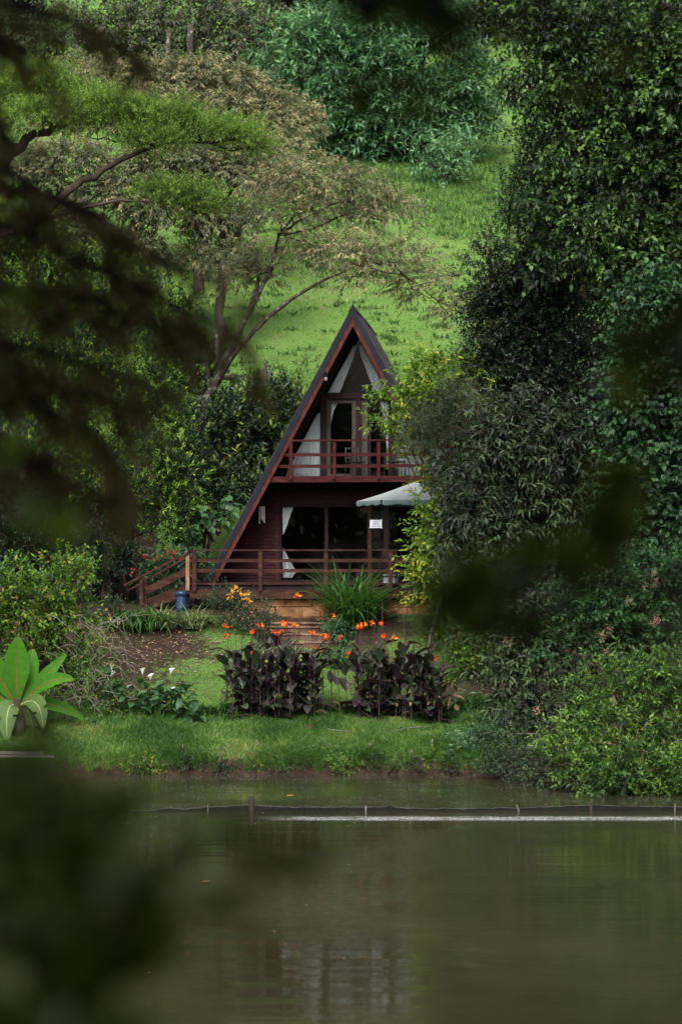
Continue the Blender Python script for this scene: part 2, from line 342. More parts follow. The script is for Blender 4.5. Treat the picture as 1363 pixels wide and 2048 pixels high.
L['flower'] = leafmat('orange_petals', [(0, (.62,.055,.01)), (.6, (.80,.11,.008)), (1, (.85,.28,.01))], .5, .35, tint=(1,1,1))
L['yellowflower'] = leafmat('yellow_petals', [(0, (.7,.3,.03)), (1, (.8,.48,.05))], .5, .35, tint=(1,1,1))
L['redflower'] = leafmat('red_petals', [(0, (.25,.01,.012)), (1, (.5,.03,.03))], .5, .3, tint=(1,1,1))
L['pinkflower'] = leafmat('pink_petals', [(0, (.28,.13,.10)), (1, (.5,.27,.22))], .5, .3, tint=(1,1,1))
L['spathe'] = leafmat('white_spathe', [(0, (.62,.62,.55)), (1, (.8,.8,.74))], .4, .3, tint=(1,1,1))
L['banana'] = leafmat('banana_leaves', [(0, (.025,.10,.008)), (.5, (.045,.15,.010)), (1, (.09,.21,.02))], .65, .35, .15)
L['bananaold'] = leafmat('old_banana_leaves', [(0, (.06,.11,.03)), (.6, (.10,.17,.045)), (1, (.17,.20,.07))], .5, .35)
L['calla'] = leafmat('calla_leaves', [(0, (.018,.05,.018)), (.6, (.04,.10,.035)), (1, (.07,.13,.055))], .5, .25)
L['succulent'] = leafmat('pale_groundcover', [(0, (.13,.2,.07)), (.6, (.24,.32,.12)), (1, (.36,.42,.2))], .5, .3)
M['midrib'] = surf('midrib', [(.3, (.16,.02,.012)), (.7, (.26,.06,.03))], .4, 4, None, 0)
M['midrib_pale'] = surf('midrib_pale', [(.3, (.3,.36,.16)), (.7, (.4,.45,.22))], .4, 4, None, 0)
M['stalk_dark'] = surf('stalk_dark', [(.3, (.022,.010,.012)), (.7, (.05,.025,.022))], .6, 5, None, 0)
M['stalk_green'] = surf('stalk_green', [(.3, (.03,.08,.02)), (.7, (.06,.13,.03))], .5, 5, None, 0)

# ------------------------------------------------------------------ terrain
_fr = [(rng.uniform(-1, 1), rng.uniform(-1, 1), rng.uniform(0, 6.28)) for _ in range(14)]
def snoise(x, y, f):
    s = 0
    for a, b, p in _fr: s = s+np.sin(x*f*a*3+y*f*b*3+p+np.sin(y*f*a*2+p*2))
    return s/5.0
def shore(x):
    return np.interp(x, [-90, -40, -14, -7.5, -6, -4, 0, 2.9, 3.9, 4.6, 6, 10, 20, 60, 90], [20, 38, 46, 48.0, 48.2, 48.1, 48.1, 48.0, 47.6, 46.8, 45.2, 44.6, 42, 30, 18])+.16*np.sin(x*1.3+.4)+.10*np.sin(x*3.3)+.07*np.sin(x*7.1+1)+.04*np.sin(x*15.7)
PS = [-400, -60, 0, 4, 8, 12, 14, 17, 44, 47.0, 47.9, 48.0, 48.14, 48.6, 49.5, 51, 52, 53.5, 55, 57, 58, 60, 66, 68, 75, 120, 150, 200, 400, 900]
PZ = [70, 5, 3.3, 3.2, 2.0, .6, -.1, -.8, -.8, -.4, -.06, .08, .30, .58, .85, 1.1, 1.45, 1.95, 2.5, 3.33, 3.5, 3.65, 3.8, 5, 11.3, 34, 47, 60, 75, 80]
def H(x, y):
    x = np.asarray(x, float); y = np.asarray(y, float)
    w = np.clip((58-y)/7, 0, 1)*np.clip((y-30)/8, 0, 1)
    s = y+(48.1-shore(x))*w
    z = np.interp(s, PS, PZ)
    hill = np.clip((y-70)/20, 0, 1)
    z = z+hill*(.55*snoise(x, y, .055)+.12*snoise(x+40, y*2.2, .3)+.04*snoise(x, y*2, 1.1))
    land = np.clip((s-48.3)/1.2, 0, 1)
    z = z+land*.035*snoise(x, y, .8)+np.clip((z+.1)*3, 0, 1)*.03*snoise(x, y, 2.1)*(s < 60)
    # pond basin closes at the sides
    side = np.clip((np.abs(x)-60)/30, 0, 1)
    z = np.where(y < 60, z+side*4, z)
    # cut for the garden steps
    cut = np.clip(1-np.abs(x+1.0)/1.35, 0, .3)/.3*np.clip((y-54.3)/.4, 0, 1)*np.clip((58-y)/.5, 0, 1)
    return z-.42*cut

xs = np.unique(np.concatenate([np.linspace(-400, -40, 19), np.linspace(-40, -12, 40), np.linspace(-12, 12, 150), np.linspace(12, 40, 40), np.linspace(40, 400, 19)]))
ys = np.unique(np.concatenate([np.linspace(-400, -20, 14), np.linspace(-20, 44, 45), np.linspace(44, 58, 150), np.linspace(58, 135, 230), np.linspace(135, 220, 40), np.linspace(220, 900, 25)]))
XX, YY = np.meshgrid(xs, ys); ZZ = H(XX, YY)
nx, ny = len(xs), len(ys)
idx = np.arange(nx*ny).reshape(ny, nx)
Q = np.stack([idx[:-1, :-1], idx[:-1, 1:], idx[1:, 1:], idx[1:, :-1]], -1).reshape(-1, 4)
def bare_mask(X, Y, Z):
    sh = shore(X); s = Y+(48.1-sh)*np.clip((58-Y)/7, 0, 1)
    b = np.where(s < 48.2, .9, np.where(s < 48.9, .35, .08))
    def spot(cx, cy, rx, ry, a): return a*np.exp(-((X-cx)/rx)**2-((Y-cy)/ry)**2)
    b = b+spot(-5.2, 55.4, .9, 1.0, .28)+spot(-7, 53, 2, 2, .5)+spot(5.5, 50, 3, 3, .9)+spot(.8, 56.5, .8, 1, .6)+spot(0, 51.2, 3.2, .5, .9)+spot(-7.5, 49.0, 1.6, .5, .5)
    b = b+np.where((Y > 51.8) & (Y < 57.3) & (X < 3.5), .34+.14*snoise(X, Y, 1.1), 0)+spot(-4.4, 55.6, 1.5, 1.0, .12)
    b = np.where((Y > 57.2) & (Y < 68) , .95, b)
    b = np.where((Y > 57.0) & (Y < 57.5) & (X > -5.5), .5, b)
    b = np.where((X > 3.2) & (Y < 75) & (Y > 40), np.maximum(b, .8), b)
    b = np.where((X < -6.0) & (Y > 49.9) & (Y < 72), np.maximum(b, .7), b)
    b = np.where(Y < 30, .9, b)
    return np.clip(b, 0, 1)
me = make_mesh('ground', np.stack([XX, YY, ZZ], -1).reshape(-1, 3), [Q], bare_mask(XX, YY, ZZ).ravel(), True)
tag(link('ground', me, M['ground']), 'grassy bank, garden slope and green hillside rising from the pond', kind='structure')
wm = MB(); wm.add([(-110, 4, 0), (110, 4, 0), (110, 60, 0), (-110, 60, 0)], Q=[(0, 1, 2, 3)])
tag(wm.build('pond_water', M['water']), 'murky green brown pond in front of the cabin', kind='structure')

# ------------------------------------------------------------------ leaves
def norm(a): return a/(np.linalg.norm(a, axis=-1, keepdims=True)+1e-9)
KITE = (np.array([(0,0,0), (.42,-.5,.07), (.42,.5,.07), (1,0,-.08)]), np.array([(0,3,1), (0,2,3)]))
OVAL = (np.array([(0,0,0), (.25,-.42,.07), (.25,0,0), (.25,.42,.07), (.62,-.42,.03), (.62,0,-.04), (.62,.42,.03), (1,0,-.16)]),
        np.array([(0,2,1), (0,3,2), (1,2,5), (1,5,4), (2,3,6), (2,6,5), (4,5,7), (5,6,7)]))
HEART = (np.array([(0,0,0), (-.12,-.3,.03), (-.12,.3,.03), (.3,-.5,.06), (.3,.5,.06), (1,0,-.12)]),
         np.array([(0,3,1), (0,2,4), (0,5,3), (0,4,5)]))
def leaves_mesh(name, A, tmpl=KITE):
    Pp, D, N, ln, wd, lv = A
    N = norm(N-D*np.sum(N*D, -1, keepdims=True)); S = np.cross(D, N)
    tv, tf = tmpl; k = len(tv)
    V = Pp[:, None]+D[:, None]*(tv[:, 0][None, :, None]*ln[:, None, None])+S[:, None]*(tv[:, 1][None, :, None]*wd[:, None, None])+N[:, None]*(tv[:, 2][None, :, None]*ln[:, None, None])
    n = len(Pp)
    T = tf[None]+(np.arange(n)*k)[:, None, None]
    return make_mesh(name, V.reshape(-1, 3), [T.reshape(-1, 3)], np.repeat(np.clip(lv, 0, 1), k))

def twig_leaves(org, dr, tl, m, leaf, wid, ang=55, droop=.2, sag=.1, lvb=.35, lvt=.4, jit=.2):
    n = len(org); t = (np.arange(m)+.4)/m
    T_ = np.tile(t, (n, 1)); tl = np.broadcast_to(np.asarray(tl), (n,))
    p = org[:, None]+dr[:, None]*(T_*tl[:, None])[..., None]
    p[..., 2] -= sag*(T_**2)*tl[:, None]
    a = norm(np.cross(dr, rng.normal(size=(n, 3)))); b = np.cross(dr, a)
    phi = (np.arange(m)*2.4)[None]+rng.uniform(0, 6.28, (n, 1))
    al = np.radians(ang)*(1.15-.55*T_)
    D = dr[:, None]*np.cos(al)[..., None]+(a[:, None]*np.cos(phi)[..., None]+b[:, None]*np.sin(phi)[..., None])*np.sin(al)[..., None]
    D = D+rng.normal(size=D.shape)*jit; D[..., 2] -= droop
    D = norm(D); N = rng.normal(size=D.shape)*.35; N[..., 2] += 1; N[..., 1] -= .25
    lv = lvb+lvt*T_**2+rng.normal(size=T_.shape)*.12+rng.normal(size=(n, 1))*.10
    ln = leaf*rng.uniform(.65, 1.2, T_.shape); wd = wid*rng.uniform(.8, 1.15, T_.shape)
    f = lambda q: q.reshape(-1, 3)
    return [f(p), f(D), f(norm(N)), ln.ravel(), wd.ravel(), lv.ravel()]

def blobs_px(lst, d, depth=.8):
    """(px,py,rx,ry[,dd]) pixel blobs of the photo -> centres and radii in metres at distance d"""
    out = []
    for b in lst:
        dd = d+(b[4] if len(b) > 4 else 0); c = P(b[0], b[1], dd)
        rx = b[2]/F*dd; rz = b[3]/F*dd; ry = max(.35, depth*(rx+rz)/2)
        out.append((c, np.array([rx, ry, rz])))
    return out

def crown_twigs(blobs, dens=3.0, ntw=7, cr=.3, up=.35, upper=False, rmin=.6, rough=.22):
    O, D, C_ = [], [], []
    for c, r in blobs:
        area = 4*math.pi*(((r[0]*r[1])**1.6+(r[0]*r[2])**1.6+(r[1]*r[2])**1.6)/3)**(1/1.6)
        K = max(4, int(area*dens))
        d = norm(rng.normal(size=(K, 3)))
        if upper: d[:, 2] = np.abs(d[:, 2])-.12; d = norm(d)
        back = (d[:, 1] > .35) & (rng.random(K) < .45); d[back, 1] *= -1
        rr = rmin+(1-rmin)*rng.random((K, 1))**.6
        lump = 1+rough*np.sin(d[:, :1]*5+c[0]*3)*np.cos(d[:, 2:]*6+c[2])+rough*.8*rng.normal(size=(K, 1))*.5
        cc = c+d*r*rr*lump
        out = norm(d/r*r.mean())
        off = rng.normal(size=(K, ntw, 3))*cr*.5
        o = cc[:, None]+off
        dr = norm(out[:, None]*.7+norm(off)*.6+np.array([0, 0, up])+rng.normal(size=off.shape)*.25)
        O.append(o.reshape(-1, 3)); D.append(dr.reshape(-1, 3)); C_.append(np.repeat(rng.normal(size=K), ntw))
    return np.concatenate(O), np.concatenate(D), np.concatenate(C_)

def cat_arrays(*As): return [np.concatenate(x) for x in zip(*As)]

NL = [0]
def crown(name, blobs, mat, parent=None, leaf=.11, wid=.045, m=7, tl=.3, dens=3, ntw=7, cr=.3, up=.35, ang=55, droop=.2, sag=.1, upper=False, tmpl=KITE, lvb=.3, lvt=.35, rmin=.6, rough=.3, jit=.2):
    o, d, cv_ = crown_twigs(blobs, dens, ntw, cr, up, upper, rmin, rough)
    gz = H(o[:, 0], o[:, 1]); k = o[:, 2] > gz-.02
    if k.sum() < 5: k[:] = True; o[:, 2] = np.maximum(o[:, 2], gz+.03)
    o = o[k]; d = d[k]; cv_ = cv_[k]
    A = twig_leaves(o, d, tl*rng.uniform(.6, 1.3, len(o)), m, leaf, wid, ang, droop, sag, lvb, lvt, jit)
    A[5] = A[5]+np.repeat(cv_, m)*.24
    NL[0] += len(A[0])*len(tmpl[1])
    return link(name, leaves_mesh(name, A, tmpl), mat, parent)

def wiggle(a, b, n=5, amp=.12, rad=(.1, .03), bow=0):
    a = np.array(a, float); b = np.array(b, float); t = np.linspace(0, 1, n)[:, None]
    p = a+(b-a)*t; ln = np.linalg.norm(b-a)
    p[1:-1] += rng.normal(size=(n-2, 3))*amp*ln*.35
    p[:, 2] += bow*ln*np.sin(np.pi*t[:, 0])
    return p, np.linspace(rad[0], rad[1], n)

def limbs(parent, blobs, root, mat, r0=.12, sub=5, name='branches', bow=.06, up=False, fork=None):
    m = MB(); root = np.array(root, float)
    for c, r in blobs:
        src = root if fork is None else np.array(fork[int(np.argmin([np.linalg.norm(np.array(f)-c) for f in fork]))])
        p, ra = wiggle(src, c-np.array([0, 0, r[2]*.3]), 6, .12, (r0, r0*.4), bow); m.tube(p, ra, 6, rough=.1)
        for _ in range(sub):
            d = norm(rng.normal(size=3)); d[2] = abs(d[2])*.7
            s = p[rng.integers(3, 6)]
            q, rb = wiggle(s, c+d*r*.9, 5, .2, (r0*.38, r0*.08), .04); m.tube(q, rb, 5)
            for __ in range(2):
                s2 = q[rng.integers(2, 5)]; e2 = s2+norm(rng.normal(size=3))*r.mean()*.5
                q2, rb2 = wiggle(s2, e2, 4, .2, (r0*.14, r0*.05)); m.tube(q2, rb2, 4, cap=False)
    return m.build(name, mat, parent, True)

def ground_pt(x, y): return np.array([x, y, float(H(x, y))])

def plant(name, label, cat, blobs_list, d, lmat, bark='bark_dark', group=None, depth=.8, stems=3, r0=.05, base=None, limb_sub=3, **kw):
    """shrub or tree: stems from the ground, limbs and crown"""
    B = blobs_px(blobs_list, d, depth)
    cs = np.array([b[0] for b in B]); low = cs[:, 2].min()
    if base is None:
        x = float(np.median(cs[:, 0])); y = float(np.mean(cs[:, 1])); base = ground_pt(x, y)
    else: base = ground_pt(base[0], base[1])
    root = empty(name, base); tag(root, label, cat, group)
    m = MB(); tops = []
    hgt = max(.3, (np.percentile(cs[:, 2], 35)-base[2]))
    for i in range(stems):
        a = base+np.array([rng.normal()*.08*stems, rng.normal()*.08, -.15]); b = cs[rng.integers(len(cs))]
        top = base+np.array([(b[0]-base[0])*.4, (b[1]-base[1])*.4, hgt*.7]); tops.append(top)
        p, ra = wiggle(a, top, 6, .1, (r0*1.6, r0)); m.tube(p, ra, 7, rough=.12)
    off = -base
    def inv(o): o.matrix_parent_inverse.identity(); o.location = tuple(-base)
    o1 = m.build('trunk', M[bark], root, True); inv(o1)
    o2 = limbs(root, B, tops[0], M[bark], r0, limb_sub, fork=tops); inv(o2)
    o3 = crown('crown', B, lmat, root, **kw); inv(o3)
    return root

# ------------------------------------------------------------------ the A-frame cabin
HD = 60.0
hb = P(705, 1165, HD)
cabin = empty('a_frame_cabin', hb, R(-6)); tag(cabin, 'dark red wooden A-frame cabin with balcony on the grassy bank behind the pond', 'cabin')
K_ = .539; SA = math.sin(math.atan(K_)); AP = 7.9; WB = -.38
def xr(w, t): return K_*(AP-t/SA-w)
def slab(side, t0, t1, v0, v1, w0=WB, w1=None):
    pts = [(0, AP-t0/SA), (xr(w0, t0)*side, w0), (xr(w0, t1)*side, w0), (0, AP-t1/SA)]
    m = MB(); m.prism(pts if side > 0 else pts[::-1], v0, v1); return m
RL = 6.2
for s in (-1, 1):
    slab(s, 0, .155, -.03, .012).build('fascia_board', M['roof_edge'], cabin)
    slab(s, .16, .275, -.012, .03).build('barge_board', M['wood_barge'], cabin)
    slab(s, .02, .15, .014, RL).build('roof_deck', M['roof_edge'], cabin)
    slab(s, .155, .20, .034, RL-.05).build('soffit', M['wood_black'], cabin)
    # felt roof sheets: courses down the slope, strips along the ridge
    nc, ns = 7, 5
    for i in range(nc):
        for j in range(ns):
            wa = AP-(AP-WB)*i/nc; wb = AP-(AP-WB)*(i+1)/nc
            v0 = .015+(RL)*j/ns; v1 = .015+RL*(j+1)/ns-.02
            t0 = -.018-.012*(j % 2); t1 = .018
            pts = [(xr(wa, t0)*s, wa-.01), (xr(wb, t0)*s, wb+.0), (xr(wb, t1)*s, wb+.0), (xr(wa, t1)*s, wa-.01)]
            m = MB(); m.prism(pts if s > 0 else pts[::-1], v0, v1); m.build('roof_sheet', M['roof_felt'], cabin)
m = MB(); m.prism([(0, AP+.06), (.13, AP-.17), (-.13, AP-.17)][::-1], -.02, RL+.03); m.build('ridge_cap', M['roof_edge'], cabin)
# inner rafters seen under the overhang
for s in (-1, 1):
    for v in (.35, .8):
        slab(s, .2, .27, v, v+.06, w0=3.05).build('rafter', M['wood_black'], cabin)
def inner(w, t=.2): return xr(w, t)
FV = 1.2       # facade plane
def trap(m, w0, w1, u0, u1, v0, v1, t=.2):
    """piece of wall between u0/u1 (None = roof line)"""
    a0 = -inner(w0, t) if u0 is None else u0; a1 = -inner(w1, t) if u0 is None else u0
    b0 = inner(w0, t) if u1 is None else u1; b1 = inner(w1, t) if u1 is None else u1
    m.prism([(a0, w0), (b0, w0), (b1, w1), (a1, w1)], v0, v1)
# floors
m = MB(); trap(m, -.12, -.005, None, None, 1.22, 6.1); m.build('ground_floor', M['wood_deck'], cabin)
m = MB(); trap(m, 2.885, 3.03, None, None, .10, 6.1, .21); m.build('upper_floor', M['wood_black'], cabin)
m = MB(); trap(m, 2.87, 3.045, None, None, .045, .098, .20); m.build('balcony_beam', M['wood_red'], cabin)
# back gable wall with an upstairs window opening
m = MB(); trap(m, -.3, 2.88, None, None, 6.0, 6.1); trap(m, 3.03, 3.5, None, None, 6.0, 6.1)
trap(m, 3.5, 5.3, None, .45, 6.0, 6.1); trap(m, 3.5, 5.3, 1.25, None, 6.0, 6.1)
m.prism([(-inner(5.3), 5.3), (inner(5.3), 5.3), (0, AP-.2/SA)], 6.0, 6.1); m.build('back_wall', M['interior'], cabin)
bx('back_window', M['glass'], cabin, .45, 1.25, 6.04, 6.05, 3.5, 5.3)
# horizontal siding, each board a piece
def siding(w0, w1, u0, u1, v):
    n = int(round((w1-w0)/.098))
    for i in range(n):
        a = w0+(w1-w0)*i/n; b = w0+(w1-w0)*(i+1)/n-.014; j = rng.uniform(-.006, .006)
        m = MB(); trap(m, a, b, u0, u1, v+j, v+.03, .205); m.build('siding_board', M['siding'], cabin)
m = MB(); trap(m, -.05, 2.87, None, -2.40, FV+.035, FV+.07, .21); trap(m, -.05, 2.87, 2.2, None, FV+.035, FV+.07, .21); trap(m, 2.32, 2.87, -2.395, 2.195, FV+.035, FV+.07); m.build('wall_lining', M['wood_black'], cabin)
siding(.0, 2.30, None, -2.40, FV); siding(.0, 2.30, 2.2, None, FV); siding(2.33, 2.865, None, None, FV)
# ground-floor glazing
def frame(u0, u1, w0, w1, v, mat='wood_black', t=.05, name='window_frame', dep=.05):
    m = MB(); m.box(u0, u0+t, v, v+dep, w0, w1); m.box(u1-t, u1, v, v+dep, w0, w1)
    m.box(u0+t, u1-t, v, v+dep, w1-t, w1); m.box(u0+t, u1-t, v, v+dep, w0, w0+t); return m.build(name, M[mat], cabin)
bx('door_post', M['siding'], cabin, -2.395, -2.27, FV-.03, FV+.06, 0, 2.325)
bx('lintel', M['wood_black'], cabin, -2.265, 2.19, FV-.03, FV+.06, 2.25, 2.325)
for (a, b, mt, th) in ((-2.262, -.90, 'wood_black', .045), (-.895, .36, 'wood_black', .05), (.365, .86, 'wood_black', .07), (.865, 2.185, 'wood_black', .06)):
    f = frame(a, b, .01, 2.245, FV, mt, th)
    pane = bx('pane', M['glass'], f, a+th, b-th, FV+.02, FV+.028, .01+th, 2.245-th)
bx('mullion', M['wood_deck'], cabin, .345, .42, FV-.045, FV-.005, .01, 2.24)
# upstairs glazing
TR0, TR1 = 5.35, 5.52
m = MB(); trap(m, TR0, TR1, None, None, FV-.03, FV+.06, .21); m.build('transom', M['wood_black'], cabin)
for u, wd_ in ((-.98, .16), (.05, .15), (1.05, .14)):
    bx('mullion', M['wood_black'], cabin, u-wd_/2, u+wd_/2, FV-.02, FV+.05, 3.035, TR0-.003)
f = frame(-.89, -.03, 3.04, TR0-.01, FV+.055, 'interior', .12, 'door_frame'); bx('pane', M['glass'], f, -.77, -.15, FV+.075, FV+.083, 3.16, TR0-.13)
f = frame(.13, .30, 3.04, TR0-.01, FV+.055, 'door_grey', .16, 'door_frame')
f = frame(.32, .98, 3.04, TR0-.01, FV+.11, 'wood_black', .07, 'door_frame'); bx('pane', M['glass'], f, .39, .91, FV+.13, FV+.138, 3.11, TR0-.08)
for s in (-1, 1):   # sloping side lights
    m = MB(); u = 1.07*s
    pts = [(u, 3.05), (s*inner(3.05, .3), 3.05), (u, AP-.3/SA-abs(u)/K_)]
    m.prism(pts if s < 0 else pts[::-1], FV+.01, FV+.018); m.build('pane', M['glass'], cabin)
    pts = [(0, 5.53), (s*inner(5.53, .3), 5.53), (0, AP-.3/SA)]
    m = MB(); m.prism(pts if s < 0 else pts[::-1], FV+.01, FV+.018); m.build('pane', M['glass'], cabin)
    m = MB(); q = slab(s, .205, .30, FV-.01, FV+.05, w0=3.05); q.build('sloping_frame', M['wood_black'], cabin)
# balcony railing
for u in (-1.78, -.53, .74, 2.0):
    bx('balcony_post', M['wood_red'], cabin, u-.05, u+.05, -.008, .04, 2.95, 4.04)
for w, h in ((4.0, .05), (3.66, .09), (3.33, .09)):
    a = inner(w, .28)
    bx('balcony_rail', M['wood_red'], cabin, -a-.0, a, .045 if w < 3.9 else -.03, .09 if w < 3.9 else .09, w-(h/2 if w < 3.9 else -.042), w+(h/2 if w < 3.9 else .09))
# curtains
def curtain(name, left, right, w0, w1, v, folds, amp=.035, n=44, label=None):
    """left/right: function of height -> u"""
    ws = np.linspace(w0, w1, 18); s = np.linspace(0, 1, n)
    V = []
    for k, w in enumerate(ws):
        a, b = left(w), right(w); wdt = abs(b-a)
        for q in s:
            V.append((a+(b-a)*q, v+amp*min(1, wdt*4)*math.sin(q*folds*6.283+math.sin(w*2.2)*.8)+.012*math.sin(w*9+q*13), w))
    V = np.array(V); i = np.arange(18*n).reshape(18, n)
    Q_ = np.stack([i[:-1, :-1], i[:-1, 1:], i[1:, 1:], i[1:, :-1]], -1).reshape(-1, 4)
    o = link(name, make_mesh(name, V, [Q_], None, True), M['curtain'], cabin)
    if label: o['label'] = label
    return o
ip = np.interp
curtain('curtain', lambda w: -inner(w, .36)+.02 if w > 3.3 else -inner(3.3, .36)+.02-(3.3-w)*.25, lambda w: -1.09, 3.08, 4.95, FV+.16, 8, .045)
curtain('curtain', lambda w: 1.2, lambda w: inner(w, .36)-.02, 3.08, 4.9, FV+.16, 7, .045)
curtain('curtain', lambda w: -.87, lambda w: ip(w, [4.0, 4.5, 5.0, 5.35], [-.85, -.80, -.70, -.52]), 4.0, 5.34, FV+.2, 3, .03)
curtain('curtain', lambda w: ip(w, [3.9, 4.4, 5.0, 5.35], [.86, .80, .74, .62]), lambda w: .97, 3.9, 5.34, FV+.22, 3, .03)
for s in (-1, 1):
    curtain('curtain', lambda w, s=s: s*(inner(w, .36)), lambda w, s=s: s*ip(w, [5.53, 6.0, 6.6, 6.95], [.52, .33, .10, .02]), 5.54, 6.9, FV+.16, 4, .03)
curtain('curtain', lambda w: -2.2, lambda w: ip(w, [1.4, 1.7, 2.0, 2.22], [-2.17, -2.05, -1.95, -1.86]), 1.4, 2.2, FV+.16, 4, .03)
curtain('curtain', lambda w: -2.2, lambda w: ip(w, [.1, .3, .6, .98], [-1.95, -1.78, -1.98, -2.17]), .12, .98, FV+.18, 4, .05)
# lamp hanging inside upstairs, floodlights on the barge board
m = MB(); m.tube([(.12, 2.2, 6.6), (.12, 2.2, 6.0)], .01, 5); m.tube([(.12, 2.2, 6.0), (.12, 2.2, 5.95), (.12, 2.2, 5.82)], [.03, .10, .13], 10); o = m.build('ceiling_lamp', M['metal_black'], cabin)
m = MB(); m.tube([(.12, 2.2, 5.86), (.12, 2.2, 5.76), (.12, 2.2, 5.7)], [.05, .07, .03], 8); m.build('bulb', M['lamp_glass'], o)
for w_ in (6.0,):
    u_ = -xr(w_, .2)
    m = MB(); m.tube([(u_, -.02, w_), (u_, -.10, w_-.02), (u_+.03, -.2, w_-.07)], [.03, .06, .075], 10); o = m.build('floodlight', M['roof_edge'], cabin)
    m = MB(); m.tube([(u_+.02, -.04, w_-.13), (u_+.04, -.12, w_-.2)], [.035, .045], 9); m.build('sensor', M['metal_pale'], o)
# furniture hint inside (seen through the glass)
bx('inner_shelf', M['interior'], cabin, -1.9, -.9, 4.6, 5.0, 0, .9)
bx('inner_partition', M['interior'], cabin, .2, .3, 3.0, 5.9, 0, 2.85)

# paper notice taped on the door glass
sign = empty('paper_notice', tuple(np.array(hb)), R(-6)); tag(sign, 'white paper notice with three lines of capitals taped on the cabin door', 'notice')
bx('sheet', M['paper'], sign, .385, .735, FV-.062, FV-.058, 1.575, 1.81)
m = MB(); m.box(.355, .395, FV-.066, FV-.063, 1.57, 1.585); m.box(.715, .75, FV-.066, FV-.063, 1.80, 1.82); m.box(.72, .75, FV-.066, FV-.063, 1.565, 1.58); m.build('tape', M['metal_pale'], sign)
for txt, w_, sz in (('PLEASE', 1.735, .045), ('REMOVE', 1.675, .047), ('YOUR SHOES', 1.612, .045)):
    fc = bpy.data.curves.new('t', 'FONT'); fc.body = txt; fc.size = sz; fc.align_x = 'CENTER'; fc.extrude = .0008; fc.offset = .0012
    to = bpy.data.objects.new('t', fc); col.objects.link(to)
    dg = bpy.context.evaluated_depsgraph_get(); tm = bpy.data.meshes.new_from_object(to.evaluated_get(dg))
    bpy.data.objects.remove(to)
    t_o = link('lettering', tm, M['ink'], sign); t_o.rotation_euler = (R(90), 0, 0); t_o.location = (.56, FV-.065, w_)

# wind chime
wc = empty('wind_chime', tuple(hb), R(-6)); tag(wc, 'pale metal wind chime hanging before the dark red siding', 'wind chime')
cu, cv = -2.72, .75
m = MB(); m.tube([(cu, cv, 2.23), (cu, cv, 2.25)], [.09, .09], 12); m.build('top_disc', M['wood_black'], wc)
m = MB(); m.tube([(cu, cv, 2.25), (cu, cv, 2.88)], .006, 4); m.tube([(cu, cv, 1.62), (cu, cv, 2.25)], .004, 4); m.build('cord', M['metal_black'], wc)
for du, dvv, ln in ((-.075, 0, .50), (-.01, -.05, .38), (.02, .06, .42), (.07, 0, .48)):
    m = MB(); m.tube([(cu+du, cv+dvv, 2.2-ln), (cu+du, cv+dvv, 2.2)], .013, 8); m.build('tube', M['metal_pale'], wc)
m = MB(); m.tube([(cu, cv, 1.5), (cu, cv, 1.62)], [.012, .02], 6); m.build('pendant', M['wood_black'], wc)

# ------------------------------------------------------------------ deck, railing, stair
deck = empty('timber_deck', tuple(hb), R(-6)); tag(deck, 'brown timber deck with three-rail railing in front of the cabin', 'deck')
DV = -2.5; U0, U1 = -4.26, 4.3
nb_ = 26
for i in range(nb_):
    a = DV+(FV-.05-DV)*i/nb_; b = DV+(FV-.05-DV)*(i+1)/nb_-.008
    bx('deck_board', M['wood_deck'], deck, U0+rng.uniform(-.01, .01), U1, a, b, -.035, -.005+rng.uniform(-.002, .002))
bx('joist', M['wood_black'], deck, U0+.02, U1, DV+.06, DV+.11, -.19, -.037)
for s in np.linspace(U0+.1, U1-.1, 8): bx('bearer', M['wood_black'], deck, s-.03, s+.03, DV+.115, FV-.1, -.19, -.037)
bx('deck_beam', M['wood_deck'], deck, U0, U1, DV-.03, DV+.03, -.42, -.19)
for u in (-4.12, -2.29, -.48, 1.29, 3.07):
    bx('post', M['wood_deck'], deck, u-.055, u+.055, DV-.10, DV-.033, -.22, .885)
bx('top_rail', M['wood_deck'], deck, U0-.05, U1, DV-.11, DV+.05, .888, .935)
for w in (.63, .35):
    us = [U0, -2.29, -.48, 1.29, 3.07, U1]
    for a, b in zip(us[:-1], us[1:]):
        bx('rail', M['wood_deck'], deck, a+.004, b-.004, DV-.03, DV+.015, w-.045+rng.uniform(-.006, .006), w+.045)
for v in (DV+.02, -1.45):
    bx('post', M['wood_weather'] if v < -2 else M['wood_deck'], deck, U0-.12, U0-.02, v, v+.09, -.2, .885)
for w in (.63, .35): bx('side_rail', M['wood_weather'], deck, U0-.10, U0-.05, -1.35, .9, w-.045, w+.045)
bx('side_beam', M['wood_deck'], deck, U0-.16, U0-.13, DV+.1, 1.0, -.4, -.05)
for u in (-4.1, -2.3, -.5, 1.3, 3.1, 4.1):
    for v in (-2.2, .5): bx('pier', M['wood_black'], deck, u-.06, u+.06, v, v+.12, -1.2, -.2)

